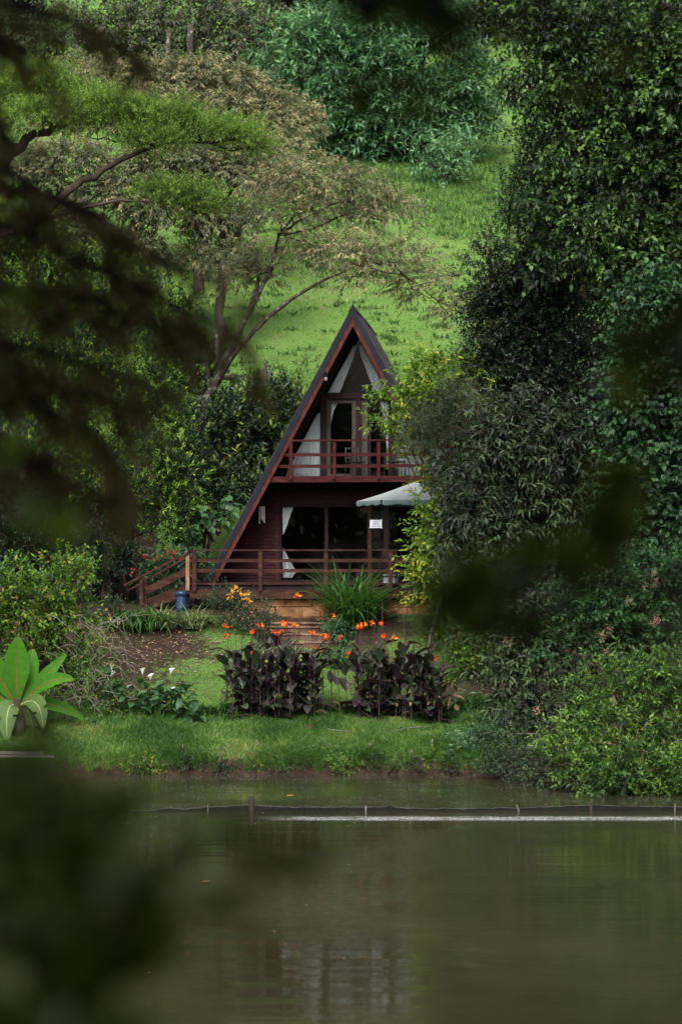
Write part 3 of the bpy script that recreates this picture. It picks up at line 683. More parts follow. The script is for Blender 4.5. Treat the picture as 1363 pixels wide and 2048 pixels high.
stair = empty('deck_stair', tuple(hb), R(-6)); tag(stair, 'short timber stair with sloping handrails at the left end of the deck', 'stair')
def upx(px, v):  # photo column -> local u at local v
    d = HD+v; return (px-705)/F*d-v*math.sin(R(6))
def wpy(py, v): return (CZ+(HY-py)/F*(HD+v))-hb[2]
def sbeam(name, a, b, wd_, ht, v, mat='wood_deck'):
    m = MB(); m.beam((upx(a[0], v), v, wpy(a[1], v)), (upx(b[0], v), v, wpy(b[1], v)), wd_, ht); return m.build(name, M[mat], stair)
sbeam('handrail', (240, 1171), (373, 1104), .07, .06, -2.5); sbeam('handrail', (248, 1182), (373, 1112), .07, .05, -1.5)
sbeam('mid_rail', (286, 1182), (373, 1141), .05, .2, -2.45)
sbeam('stringer', (300, 1210), (374, 1180), .05, .2, -2.42); sbeam('stringer', (290, 1206), (374, 1172), .05, .2, -1.5)
for px, v in ((275, -2.5), (284, -2.3), (280, -1.5)):
    u = upx(px, v); bx('post', M['wood_deck'], stair, u-.05, u+.05, v, v+.09, wpy(1212, v), wpy(1157, v))
for i in range(5):
    t = (i+.5)/5; u = upx(374, -2)+(upx(292, -2)-upx(374, -2))*t; w = -.05+(-.62)*t
    bx('tread', M['wood_deck'], stair, u-.14, u+.14, -2.38, -1.53, w-.035, w)

# ------------------------------------------------------------------ plinth of stone blocks
plinth = empty('stone_plinth', tuple(hb), R(-6)); tag(plinth, 'low plinth wall of orange brown stone blocks under the deck', 'wall')
bx('mortar_core', M['mortar'], plinth, -2.75, 3.6, -2.28, -1.9, -1.35, -.45)
w = -.45; row = 0
for hgt in (.2, .27, .25, .25):
    u = -2.85+.2*(row % 2)
    while u < 3.55:
        ln = rng.uniform(.42, .78); e = min(u+ln, 3.6)
        m = MB(); j = rng.uniform(-.015, .015); m.box(u+.012, e-.012, -2.33+j, -2.0, w-hgt+.012, w-.006)
        V = m.V[0]; V += rng.normal(size=V.shape)*.008; m.build('stone_block', M['brick'], plinth); u = e
    w -= hgt; row += 1

steps = empty('garden_steps', tuple(ground_pt(-1, 55)), 0); tag(steps, 'worn earth and brick garden steps climbing to the deck', 'steps')
sb_ = steps.location.copy()
for i, (y, z, a, b) in enumerate([(57.4, 3.20, -2.0, -.15), (57.0, 3.095, -2.1, -.2), (56.6, 2.92, -2.15, -.18), (56.2, 2.72, -2.0, -.02), (55.8, 2.47, -1.75, .1), (55.4, 2.236, -1.6, .15), (55.0, 2.02, -1.45, .2), (54.6, 1.82, -1.3, .25)]):
    u = a
    while u < b-.1:
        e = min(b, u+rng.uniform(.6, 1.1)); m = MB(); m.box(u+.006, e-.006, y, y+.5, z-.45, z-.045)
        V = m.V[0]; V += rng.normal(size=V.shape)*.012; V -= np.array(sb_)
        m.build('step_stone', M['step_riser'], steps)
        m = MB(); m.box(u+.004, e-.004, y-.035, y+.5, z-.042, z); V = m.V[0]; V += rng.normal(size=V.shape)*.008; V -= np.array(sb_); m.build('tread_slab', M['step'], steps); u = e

# ------------------------------------------------------------------ parasol, table, chairs, box, barrel
uc = (1.87, -1.3)
par = empty('parasol', tuple(hb), R(-6)); tag(par, 'large faded grey green parasol on the deck, half behind leaves', 'parasol')
m = MB(); c = np.array([uc[0], uc[1], 2.83]); Rr = 1.64
rim = [np.array([uc[0]+Rr*math.cos(R(180+60*k)), uc[1]+Rr*math.sin(R(180+60*k)), 2.28]) for k in range(6)]
for k in range(6):
    a, b = rim[k], rim[(k+1) % 6]; n = 8; V = []; T = []
    for i in range(n+1):
        for j in range(i+1):
            q = (i/n); s = (j/i if i else 0); p_ = c+(a+(b-a)*s-c)*q; p_[2] -= .07*math.sin(math.pi*q)*(.4+math.sin(math.pi*s)*.6); V.append(p_)
    st = lambda i: i*(i+1)//2
    for i in range(n):
        for j in range(i+1):
            T.append((st(i)+j, st(i+1)+j, st(i+1)+j+1))
            if j < i: T.append((st(i)+j, st(i+1)+j+1, st(i)+j+1))
    m.add(V, T=T)
m.build('canopy', M['canvas'], par, False)
for k in range(6):
    a, b = rim[k], rim[(k+1) % 6]; V = []; n = 16
    for i in range(n+1):
        s = .02+.96*i/n; p_ = a+(b-a)*s; nrm = norm(np.array([p_[0]-uc[0], p_[1]-uc[1], 0])); sc_ = .005*math.sin(i*1.1)
        V += [p_+nrm*.004, p_+nrm*(.02+sc_)-np.array([0, 0, .06]), p_+nrm*(.0+sc_*1.6)-np.array([0, 0, .13+.015*math.sin(i*1.1)])]
    Q_ = []
    for i in range(n):
        for j in range(2): Q_.append((i*3+j, i*3+j+1, i*3+3+j+1, i*3+3+j))
    m = MB(); m.add(V, Q=Q_); m.build('valance', M['canvas_edge'], par, True)
for k in range(6):
    m = MB(); m.tube([c-np.array([0, 0, .05]), rim[k]*.98+c*.02-np.array([0, 0, .05])], .012, 5); m.build('rib', M['metal_black'], par)
m = MB(); m.tube([(uc[0], uc[1], .1), (uc[0], uc[1], 2.86)], .025, 10); m.build('pole', M['wood_deck'], par)
m = MB(); m.tube([(uc[0], uc[1], -.003), (uc[0], uc[1], .08), (uc[0], uc[1], .12)], [.28, .26, .06], 14); m.build('base', M['metal_black'], par)

def chair(name, label, u, v, w, rz, mat, back_round=False, group=None):
    root = empty(name, (0, 0, 0)); root.location = Vector(hb)+Vector((u*math.cos(R(6))+v*math.sin(R(6)), -u*math.sin(R(6))+v*math.cos(R(6)), w)); root.rotation_euler.z = rz
    tag(root, label, 'chair', group)
    for x in (-.2, .2):
        for y in (-.2, .2):
            m = MB(); m.tube([(x*1.1, y*1.1, 0), (x, y, .42)], .015, 6); m.build('leg', mat, root)
    bx('seat', mat, root, -.23, .23, -.22, .22, .42, .45)
    for x in (-.2, .2):
        m = MB(); m.tube([(x, .21, .44), (x*.95, .27, .86)], .015, 6); m.build('back_post', mat, root)
        m = MB(); m.tube([(x*1.1, .22, .66), (x*1.15, -.18, .64), (x*1.1, -.2, .44)], .013, 6); m.build('armrest', mat, root)
    if back_round:
        m = MB(); pts = [(.19*math.cos(t), .26, .78+.13*math.sin(t)) for t in np.linspace(0, 6.283, 15)]; m.tube(pts, .02, 6); m.build('back_hoop', mat, root)
        for x in (-.09, 0, .09): bx('back_slat', mat, root, x-.03, x+.03, .25, .265, .5, .9)
    else:
        for z in (.55, .68, .82): bx('back_slat', mat, root, -.2, .2, .235+z*.04, .25+z*.04, z, z+.05)
    return root
chair('wooden_chair', 'brown wooden chair with rounded back behind the deck railing', 1.17, -1.75, 0, R(185), M['wood_deck'], True)
chair('garden_chair', 'dark wooden chair on the deck right of the white box', 2.6, -1.9, 0, R(150), M['wood_black'])
chair('balcony_chair', 'black metal chair on the balcony behind the middle rail', .0, .62, 3.03, R(20), M['metal_black'])
chair('balcony_chair', 'black metal chair at the right end of the balcony, by the pale curtain', 1.15, .62, 3.03, R(-35), M['metal_black'])
tb = empty('garden_table', (0, 0, 0)); tb.location = Vector(hb)+Vector((uc[0]*math.cos(R(6))+uc[1]*math.sin(R(6)), -uc[0]*math.sin(R(6))+uc[1]*math.cos(R(6)), 0)); tag(tb, 'round dark wooden table under the parasol', 'table')
m = MB(); m.tube([(0, 0, .70), (0, 0, .735)], [.52, .52], 20); m.build('table_top', M['wood_deck'], tb)
for k in range(3):
    t = k*2.09+.4; m = MB(); m.tube([(.4*math.cos(t), .4*math.sin(t), 0), (.2*math.cos(t), .2*math.sin(t), .7)], .02, 6); m.build('leg', M['wood_deck'], tb)
wb = empty('white_box', tuple(hb), R(-6)); tag(wb, 'white plastic box with dark band standing on the deck under the chairs', 'box')
bx('body', M['white_cloth'], wb, 1.0, 1.4, -1.45, -1.15, 0.0, .16); bx('lid', M['white_cloth'], wb, .99, 1.41, -1.46, -1.14, .20, .25); bx('band', M['metal_black'], wb, 1.005, 1.395, -1.445, -1.155, .162, .198)
bp = P(363, 1197, 56.9); bp[2] = H(bp[0], bp[1])
bar = empty('blue_barrel', tuple(bp)); tag(bar, 'blue plastic drum standing behind the striped plants beside the deck', 'barrel')
bz = 4.9-70*56.9/F-bp[2]
m = MB(); m.tube([(0, 0, -.05), (0, 0, bz*.45), (0, 0, bz*.47), (0, 0, bz*.5), (0, 0, bz-.05), (0, 0, bz)], [.145, .15, .158, .15, .15, .14], 20); m.build('drum', M['plastic_blue'], bar, True)
m = MB(); m.tube([(0, 0, bz-.03), (0, 0, bz+.07), (0, 0, bz+.10), (0, 0, bz+.105)], [.162, .162, .14, .03], 20); m.build('lid', M['plastic_blue'], bar, True)

# ------------------------------------------------------------------ net barrier across the pond
net = empty('net_barrier', (0, 41, 0)); tag(net, 'sagging black net barrier with stakes strung across the pond', 'net')
pr = np.array([(-400,1612),(-60,1609),(60,1606),(160,1611),(215,1617),(232,1621),(252,1615),(264,1621.5),(300,1621.5),(315,1618),(335,1612),(370,1616),(416,1611),(500,1605),(560,1609),(700,1611),(775,1611),(782,1603),(790,1611),(820,1615),(870,1615),(885,1612),(920,1616),(950,1613),(985,1615),(1000,1611),(1035,1616),(1080,1611),(1140,1606),(1180,1603),(1250,1607),(1363,1611),(1700,1610)], float)
xx = np.linspace(-11, 9.5, 700); pxs = CX+xx*F/41
tz = np.maximum((1621-np.interp(pxs, pr[:, 0], pr[:, 1]))*41/F*.66, .004)+.006*np.sin(xx*23)
yo = .05*np.sin(xx*2.2)+.02*np.sin(xx*9)
V = np.concatenate([np.stack([xx, yo, tz], -1), np.stack([xx, yo, tz*.5], -1), np.stack([xx, yo+.02, np.full_like(xx, -.15)], -1)])
i = np.arange(699); n7 = 700
Q_ = np.concatenate([np.stack([i, i+1, n7+i+1, n7+i], -1), np.stack([n7+i, n7+i+1, 2*n7+i+1, 2*n7+i], -1)])
mm = MB(); mm.add(V, Q=Q_); mm.build('net_sheet', M['net'], net, True)
mm = MB(); mm.tube(np.stack([xx, yo, tz+.004], -1)[::4], .007, 5); mm.build('top_rope', M['metal_black'], net)
for px, py, r_, mt in ((503, 1592, .05, 'bark_dark'), (160, 1610, .025, 'bark_dark'), (416, 1608, .012, 'bark_grey'), (731, 1611, .014, 'bark_grey'), (1038, 1609, .016, 'wood_grey'), (1180, 1604, .04, 'bark_dark'), (1348, 1607, .014, 'bark_grey')):
    x = (px-CX)/F*41; m = MB(); tl_ = .06 if px == 1038 else 0
    m.tube([(x, -.03, -.5), (x-tl_*.3, -.03, 0), (x-tl_, -.03, (1622-py)*41/F)], [r_, r_, r_*.95], 8, rough=.06); o = m.build('stake', M[mt], net)

# floating bits
fl = MB()
for i in range(260):
    px = rng.uniform(60, 720) if i < 90 else rng.uniform(100, 1150); d = rng.uniform(24, 40.8) if i < 60 else (rng.uniform(37.5, 39.8) if i < 90 else rng.uniform(41.5, 47.8))
    x = (px-CX)/F*d; s = rng.uniform(.008, .03) if d > 41 else rng.uniform(.01, .035); a = rng.uniform(0, 6.28)
    p0 = np.array([x, d, .006]); u = np.array([math.cos(a), math.sin(a), 0])*s; v = np.array([-math.sin(a), math.cos(a), 0])*s*.5
    fl.add([p0-u, p0+v+(0, 0, .003), p0+u+(0, 0, .002), p0-v], Q=[(0, 3, 2, 1)])
tag(fl.build('floating_debris', M['litter']), 'tiny pale bits of plant debris floating on the pond', kind='stuff')
for px, py, sz, mt, lab in ((580, 1592, .07, 'yellow_leaf', 'orange leaf floating between the bank and the net'), (258, 1647, .06, 'litter', 'brown leaf floating on the left, just in front of the net'), (412, 1764, .06, 'litter', 'pale leaf floating alone on the open water')):
    d = CZ*F/(py-HY); m = MB(); x = (px-CX)/F*d
    m.add(np.array([(-1, 0, 0), (-.3, -.45, .1), (-.3, .45, .1), (.4, -.4, .12), (.4, .4, .12), (1, 0, .05), (0, 0, 0)])*sz*1.2+(0, 0, .008), T=[(0, 1, 6), (0, 6, 2), (1, 3, 6), (2, 6, 4), (3, 5, 6), (4, 6, 5)])
    o = m.build('floating_leaf', M[mt]); o.location = (x, d, .0); tag(o, lab, 'leaf')

# ------------------------------------------------------------------ grass
def blades(name, X, Y, hgt, wd_, mat, lvm, lean=.35, label=None, two=True):
    n = len(X); Z = H(X, Y)-.01; h = hgt*rng.uniform(.5, 1.3, n); a = rng.uniform(0, 6.28, n); w = wd_*rng.uniform(.7, 1.3, n)
    ld = rng.normal(size=(n, 2))*lean
    S = np.stack([np.cos(a), np.sin(a)*.6, 0*a], -1)*w[:, None]/2
    B = np.stack([X, Y, Z], -1); Mi = B+np.stack([ld[:, 0]*h*.25, ld[:, 1]*h*.25, h*.55], -1); Tp = B+np.stack([ld[:, 0]*h, ld[:, 1]*h, h*.95], -1)
    if two:
        V = np.stack([B-S, B+S, Mi-S*.75, Mi+S*.75, Tp], 1).reshape(-1, 3); i = (np.arange(n)*5)[:, None, None]
        T = np.array([(0,1,3),(0,3,2),(2,3,4)])[None]+i
    else:
        V = np.stack([B-S, B+S, Tp], 1).reshape(-1, 3); i = (np.arange(n)*3)[:, None, None]; T = np.array([(0,1,2)])[None]+i
    lv = np.repeat(np.clip(lvm, 0, 1), 5 if two else 3)
    o = link(name, make_mesh(name, V, [T.reshape(-1, 3)], lv), mat); tag(o, label, kind='stuff')
    NL[0] += len(T.reshape(-1, 3)); return o
def field(n, x0, x1, y0, y1):
    X = rng.uniform(x0, x1, n); Y = rng.uniform(y0, y1, n); return X, Y
def keep_grass(X, Y, thr=.5):
    b = bare_mask(X, Y, None)+.25*snoise(X, Y, 1.6); k = (b < thr); 
    st_ = (X > -2.3) & (X < .35) & (Y > 54.4) & (Y < 58); return k & ~st_
X, Y = field(110000, -9.5, 4.3, 48.0, 51.4); s_ = Y+(48.1-shore(X)); k = (s_ > 48.02) & keep_grass(X, Y, 1.05-.2*(s_ < 48.2)) ; X, Y = X[k], Y[k]
blades('lawn_grass', X, Y, .16+.07*snoise(X, Y, 1.3), .019, L['grass'], .46+.35*snoise(X, Y, .9)+.25*snoise(X, Y*1.5, 2.6)+.2*rng.normal(size=len(X)), .5, 'tall bright green grass along the pond bank')
X, Y = field(120000, -8.5, 5.5, 51.2, 57.3); k = keep_grass(X, Y, .80); X, Y = X[k], Y[k]
blades('slope_grass', X, Y, .045, .012, L['worngrass'], .35+.3*snoise(X, Y, .7)+.2*rng.normal(size=len(X)), .6, 'short worn grass on the garden slope', False)
X, Y = field(34000, -9, 5.0, 47.4, 48.5); s_ = Y+(48.1-shore(X)); k = (s_ > 48.0) & (s_ < 48.45); X, Y = X[k], Y[k]
blades('bank_edge_grass', X, Y, .20+.1*snoise(X, Y, 1.7), .014, L['grass'], .15+.3*snoise(X, Y, .8)+.3*rng.random(len(X)), 1.1, 'ragged grass and weeds hanging over the bank edge')
X, Y = field(210000, -24, 20, 68, 128); d_ = Y; k = np.abs(X) < Y*.165+1.5; X, Y = X[k], Y[k]
pt = .8*snoise(X, Y*1.5, .25)+.9*snoise(X+9, Y*2, .9)+.7*snoise(X+3, Y*2.5, 2.3)
hg = .08+.07*np.clip(pt, 0, 1.5); 
blades('hill_grass', X, Y, hg, .035, L['hillgrass'], .50+.2*pt+.14*rng.normal(size=len(X)), .7, 'cropped pasture grass on the hillside behind the cabin', False)
# tufts of darker longer grass under the big bush
X, Y = field(26000, -5, 13, 86, 104); k = (((X-4)/8)**2+((Y-96)/6)**2+.5*snoise(X, Y, .4)+.5*rng.random(len(X))) < 1.1; X, Y = X[k], Y[k]
blades('long_hill_grass', X, Y, .32, .05, L['grass'], .2+.2*rng.random(len(X)), .6, 'longer dark grass below the big hillside bush', False)
# dead leaves on the worn lawn
n = 600; X = np.concatenate([rng.normal(-4.7, 1.3, n), rng.uniform(-7, 4, 500)]); Y = np.concatenate([rng.normal(55.6, 1.0, n), rng.uniform(51.5, 57, 500)]); k = (Y < 57.2) & (Y > 51.4); X, Y = X[k], Y[k]; n = len(X)
Dd = norm(np.stack([rng.normal(size=n), rng.normal(size=n), rng.normal(size=n)*.25], -1)); Nn = np.tile([0, -.3, 1.0], (n, 1))+rng.normal(size=(n, 3))*.3
me = leaves_mesh('dead_leaves', [np.stack([X, Y, H(X, Y)+.04], -1), Dd, Nn, rng.uniform(.04, .11, n), rng.uniform(.02, .06, n), rng.random(n)], KITE)
tag(link('dead_leaves', me, M['litter']), 'dry brown leaves scattered over the worn lawn', kind='stuff')
m = MB(); p0 = P(365, 1325, 54.9); p0[2] = H(p0[0], p0[1])+.06
m.add(np.array([(-1, 0, 0), (-.3, -.45, .2), (-.3, .45, .25), (.4, -.4, .3), (.4, .4, .25), (1, 0, .1), (0, 0, .05)])*.1, T=[(0, 1, 6), (0, 6, 2), (1, 3, 6), (2, 6, 4), (3, 5, 6), (4, 6, 5)])
o = m.build('fallen_leaf', M['yellow_leaf']); o.location = p0; tag(o, 'single yellow leaf lying on the lawn left of the cannas', 'leaf')

# clod, sticks, log
def lump(name, label, cat, loc, r, mat, sq=(1, 1, .7)):
    n = 9; V = []; Qs = []
    for i in range(n+1):
        for j in range(12):
            th = math.pi*i/n; ph = 6.283*j/12; k = 1+.16*math.sin(3*ph+i)+rng.normal()*.07
            V.append((r*sq[0]*k*math.sin(th)*math.cos(ph), r*sq[1]*k*math.sin(th)*math.sin(ph), r*sq[2]*k*math.cos(th)))
    for i in range(n):
        for j in range(12): Qs.append((i*12+j, (i+1)*12+j, (i+1)*12+(j+1) % 12, i*12+(j+1) % 12))
    m = MB(); m.add(V, Q=Qs); o = m.build(name, mat, None, True); o.location = loc; tag(o, label, cat); return o
pt_ = P(617, 1468, 49.6); lump('earth_clod', 'small dark clod of earth on the grass before the cannas', 'clod', (pt_[0], 49.6, float(H(pt_[0], 49.6))+.07), .11, M['soil'], (1.1, 1, .75))
def stick(name, label, pts, r, mat='bark_grey', cat='stick', sides=7):
    m = MB(); m.tube(pts, r, sides, rough=.1); o = m.build(name, M[mat], None, True); tag(o, label, cat); return o
def gp(px, d, dz=0): x = (px-CX)/F*d; return (x, d, float(H(x, d))+dz)
stick('fallen_branch', 'thin pale stick lying on the grass right of the clod', [gp(782, 49.2, .1), gp(820, 49.4, .12), gp(865, 49.6, .11)], [.018, .015, .008], 'wood_grey')
stick('fallen_branch', 'short dry stick lying in the grass beside the clod', [gp(655, 49.5, .1), gp(680, 49.5, .11), gp(706, 49.5, .1)], [.014, .012, .008], 'wood_grey')
stick('driftwood', 'short brown log end poking out of the bank edge', [gp(772, 48.0, .05), gp(784, 48.05, .07), gp(796, 48.1, .09)], [.03, .035, .03], 'bark_dark', 'log')
lg = P(-40, 1507, 47.6)
for q, (yy_, nm) in enumerate(((47.6, 'long pale plank at the water edge below the banana plant'), (47.3, 'second pale plank nearer the water at the left edge'))):
    a = P(-60, 1504+q*7, yy_); b = P(88 if q == 0 else 110, 1506+q*7, yy_)
    m = MB(); m.beam(a, b, .12, .05); o = m.build('plank', M['wood_grey']); tag(o, nm, 'plank')
print('ground cover tris', NL[0])
#VEG
# ------------------------------------------------------------------ cannas
def big_leaf(name, ln, wd_, bend, fold=.16, seg=7, tipw=1.0):
    """leaf along +x from origin, arching up then over"""
    V = []; lv = []
    for i in range(seg+1):
        t = i/seg; w = wd_*(math.sin(math.pi*min(1, t*.94+.04))**.75)*tipw
        x = ln*math.sin(bend*t)/bend if bend else ln*t; z = -ln*(1-math.cos(bend*t))/bend if bend else 0
        for s in (-1, -.5, 0, .5, 1):
            V.append((x, s*w/2, z+abs(s)*w*fold+.006*math.sin(t*17+s*3)*ln*2))
            lv.append(rng.random())
    Q_ = []
    for i in range(seg):
        for j in range(4): Q_.append((i*5+j, i*5+j+1, i*5+5+j+1, i*5+5+j))
    return V, Q_
def leaf_mesh_variants(base, n, ln, wd_, bends, mat, lvr=(.2, .9)):
    out = []
    for k in range(n):
        V, Q_ = big_leaf(base, ln*rng.uniform(.8, 1.15), wd_*rng.uniform(.85, 1.15), bends[k % len(bends)])
        m = MB(); m.add(V, Q=Q_, lv=rng.uniform(*lvr)); me = m.mesh('leaf', True); me.materials.append(mat); out.append(me)
    return out
def place_leaf(mesh, parent, loc, az, el, roll=0, sc=1):
    o = bpy.data.objects.new('leaf', mesh); col.objects.link(o); o.parent = parent
    o.location = loc; o.rotation_euler = (roll, -el, az); o.scale = (sc,)*3; return o
canna_leaf = leaf_mesh_variants('leaf', 10, .46, .21, [.25, .5, .8, .35, 1.1], L['canna'], (0, 1))
canna_dry = leaf_mesh_variants('leaf', 3, .4, .09, [1.2, 1.6], L['cannadry'])
def flower_mesh(sz, mat, n=7, name='flower'):
    P0 = rng.normal(size=(n, 3))*sz*.22; D = norm(rng.normal(size=(n, 3))+np.array([0, -.5, .3])); N = rng.normal(size=(n, 3))
    me = leaves_mesh(name, [P0, D, N, sz*rng.uniform(.6, 1.0, n), sz*rng.uniform(.5, .8, n), rng.random(n)], OVAL); me.materials.append(mat); return me
canna_fl = [flower_mesh(.10, L['flower'], 8) for _ in range(5)]
def canna(x, y, topz, nleaf, flower_at=(), label='', group=None, leaf_top=None):
    b = ground_pt(x, y); root = empty('canna_plant', b); tag(root, label, 'canna', group)
    h = topz-b[2]; lt = leaf_top if leaf_top else h
    dx = rng.normal()*.05; m = MB(); m.tube([(0, 0, -.05), (dx*.4, 0, h*.4), (dx, 0, h)], [.016, .012, .007], 5); m.build('stalk', M['stalk_dark'], root)
    for i in range(nleaf):
        t = (i+.5)/nleaf; z = lt*(.05+.8*t); az = i*2.4+rng.uniform(-.5, .5); el = R(rng.uniform(35, 78) if t > .3 else rng.uniform(0, 55))
        me = canna_leaf[rng.integers(len(canna_leaf))] if rng.random() < .9 or t > .5 else canna_dry[rng.integers(3)]
        place_leaf(me, root, (dx*z/h, 0, z), az, el, rng.uniform(-.5, .5), rng.uniform(.75, 1.1))
    for k, (fx, fz) in enumerate(flower_at):
        o = bpy.data.objects.new('flower', canna_fl[rng.integers(5)]); col.objects.link(o); o.parent = root; o.location = (fx-x, -.02, fz-b[2]); o.rotation_euler = (0, 0, rng.uniform(-1, 1))
        o.scale = (1.1,)*3
        if abs(fx-x) > .06:
            m = MB(); m.tube([(dx*.7, 0, h*.75), (fx-x, -.02, fz-b[2])], [.007, .005], 4); m.build('flower_stem', M['stalk_dark'], root)
ordn = ['first', 'second', 'third', 'fourth', 'fifth', 'sixth', 'seventh', 'eighth', 'ninth', 'tenth', 'eleventh', 'twelfth', 'thirteenth']
Lf = [[(454,1254),(453,1272)], [(505,1306)], [(505,1265)], [(521,1252)], [(547,1265),(556,1268)], [(566,1245),(575,1248),(563,1264)], [(586,1251)], [(592,1192)], [(625,1266)], [(628,1297),(638,1299)], [(647,1273),(655,1275)], [(664,1233)]]
Rf = [[(680,1275)], [(695,1307)], [(716,1254),(727,1250),(722,1253)], [(741,1247)], [(763,1247)], [(766,1273)], [(784,1277)], [(866,1318)]]
for bed, fl_, nm in ((0, Lf, 'left'), (1, Rf, 'right')):
    for i, grp in enumerate(fl_):
        d = 50.7+rng.uniform(-.25, .5); pts = [P(a, b, d) for a, b in grp]; x = pts[0][0]; tz_ = max(p[2] for p in pts)
        canna(x, d, tz_, 3 if 640 < grp[0][0] < 700 else 10, [(p[0], p[2]) for p in pts], 'dark canna in the %s bed carrying the %s orange bloom from the left' % (nm, ordn[i]), 'flowering cannas', leaf_top=min(tz_-H(x, d)-.15, rng.uniform(1.4, 2.0)))
for nm, a, b, cnt in (('left', 464, 638, 34), ('right', 708, 884, 34)):
    for i in range(cnt):
        px = a+(b-a)*(i+rng.uniform(.1, .9))/cnt; d = rng.uniform(50.2, 51.3); x = (px-CX)/F*d
        edge = min(px-a, b-px)/60; h = rng.uniform(1.0, 1.75)+min(.45, edge*.5)+(.18 if nm == 'left' and px > 520 else 0)+.16*rng.normal()
        canna(x, d, H(x, d)+h+max(0, rng.normal()*.3+.1), 9, (), 'purple black canna without bloom in the %s garden bed' % nm, 'bloomless cannas of the %s bed' % nm, leaf_top=h)
# ------------------------------------------------------------------ strap-leaved plants
def straps(n, base_r, ln, wd_, el0, bend, lvm=.4, seg=5, lvj=.15):
    V = []; Q_ = []; lv = []
    for k in range(n):
        az = rng.uniform(0, 6.28); el = R(rng.normal(el0, 14)); l = ln*rng.uniform(.6, 1.15); w = wd_*rng.uniform(.8, 1.2); bd = bend*rng.uniform(.6, 1.4)
        p = np.array([rng.normal()*base_r, rng.normal()*base_r, 0.]); h = np.array([math.cos(az), math.sin(az), 0]); s = np.array([-math.sin(az), math.cos(az), 0])
        b0 = len(V); e = el; lvk = lvm+rng.normal()*lvj
        for i in range(seg+1):
            t = i/seg; ww = w*(1-t**2.5)*(.6+.4*min(1, t*4))+.0015
            V += [p-s*ww/2, p+s*ww/2]; lv += [lvk+.15*t]*2
            p = p+(h*math.cos(e)+np.array([0, 0, 1])*math.sin(e))*l/seg; e -= bd/seg
        for i in range(seg): Q_.append((b0+2*i, b0+2*i+1, b0+2*i+3, b0+2*i+2))
    return np.array(V), Q_, np.clip(lv, 0, 1)
def strap_plant(name, label, cat, px, d, n, br, ln, wd_, el, bend, mat, group=None, lvm=.4, dz=0):
    V, Q_, lv = straps(n, br, ln, wd_, el, bend, lvm); m = MB(); m.add(V, Q=Q_, lv=lv); o = m.build(name, mat); x = (px-CX)/F*d
    o.location = (x, d, float(H(x, d))+dz); tag(o, label, cat, group); NL[0] += len(Q_)*2; return o
strap_plant('sword_leaf_clump', 'big arching clump of long green strap leaves in front of the deck', 'plant', 703, 56.6, 520, .22, 2.05, .055, 66, 1.35, L['strap'])
strap_plant('sword_leaf_seedling', 'small green strap-leaved tuft right of the striped plants', 'plant', 410, 56.5, 40, .07, .55, .03, 60, 1.0, L['strap'])
for px, nm in ((328, 'left'), (385, 'right')):
    strap_plant('striped_plant', 'pale striped spider-like plant, %s one of the pair by the blue drum' % nm, 'plant', px, 56.4, 260, .12, .85, .032, 58, 1.5, L['striped'], 'striped plants by the deck')
for i, (px, nm) in enumerate(((248, 'leftmost'), (278, 'middle'), (304, 'rightmost'))):
    strap_plant('lily_clump', 'green arching lily clump, %s of the three below the stair' % nm, 'plant', px, 56.4, 150, .18, 1.0, .055, 66, 2.3, L['strap'], 'lily clumps below the stair')
n_ = 0
for a, b, cnt, lab in ((385, 465, 6, 'low dark strap-leaved border plant left of the canna beds'), (664, 700, 3, 'low dark strap-leaved border plant between the canna beds'), (890, 985, 7, 'low dark strap-leaved border plant right of the canna beds')):
    for i in range(cnt):
        strap_plant('border_lily', lab+', '+ordn[i]+' from the left', 'plant', a+(b-a)*(i+.5)/cnt, 51.2+rng.uniform(-.2, .3), 90, .1, .5, .035, 55, 1.9, L['strap'], lab.split(' plant ')[1]+' border plants', .25)
strap_plant('pale_grass_clump', 'light green grassy clump left of the left canna bed', 'plant', 485, 53.6, 220, .15, .6, .02, 66, 1.4, L['striped'], lvm=.3)

# ------------------------------------------------------------------ calla lilies
calla_leaf = []
for k in range(6):
    V, Q_ = big_leaf('leaf', .34*rng.uniform(.8, 1.15), .2*rng.uniform(.9, 1.1), [.5, .9, 1.3][k % 3], .2, 6)
    m = MB(); m.add(V, Q=Q_, lv=rng.uniform(0, 1)); me = m.mesh('leaf', True); me.materials.append(L['calla']); calla_leaf.append(me)
def spathe():
    V = []; n = 12
    for i in range(6):
        t = i/5
        for j in range(n):
            a = 6.283*j/n; r = .008+.05*t**1.5; ex = 1+.7*max(0, math.cos(a))*t
            V.append((r*math.cos(a)*ex, r*math.sin(a), .13*t*(1+.25*math.cos(a)*t)))
    Q_ = [(i*n+j, i*n+(j+1) % n, (i+1)*n+(j+1) % n, (i+1)*n+j) for i in range(5) for j in range(n)]
    m = MB(); m.add(V, Q=Q_, lv=.6); me = m.mesh('flower', True); me.materials.append(L['spathe']); return me
sp_ = spathe(); m = MB(); m.tube([(0, 0, .02), (0, 0, .1)], .007, 6); spad = m.mesh('spadix'); spad.materials.append(M['yellow_leaf'])
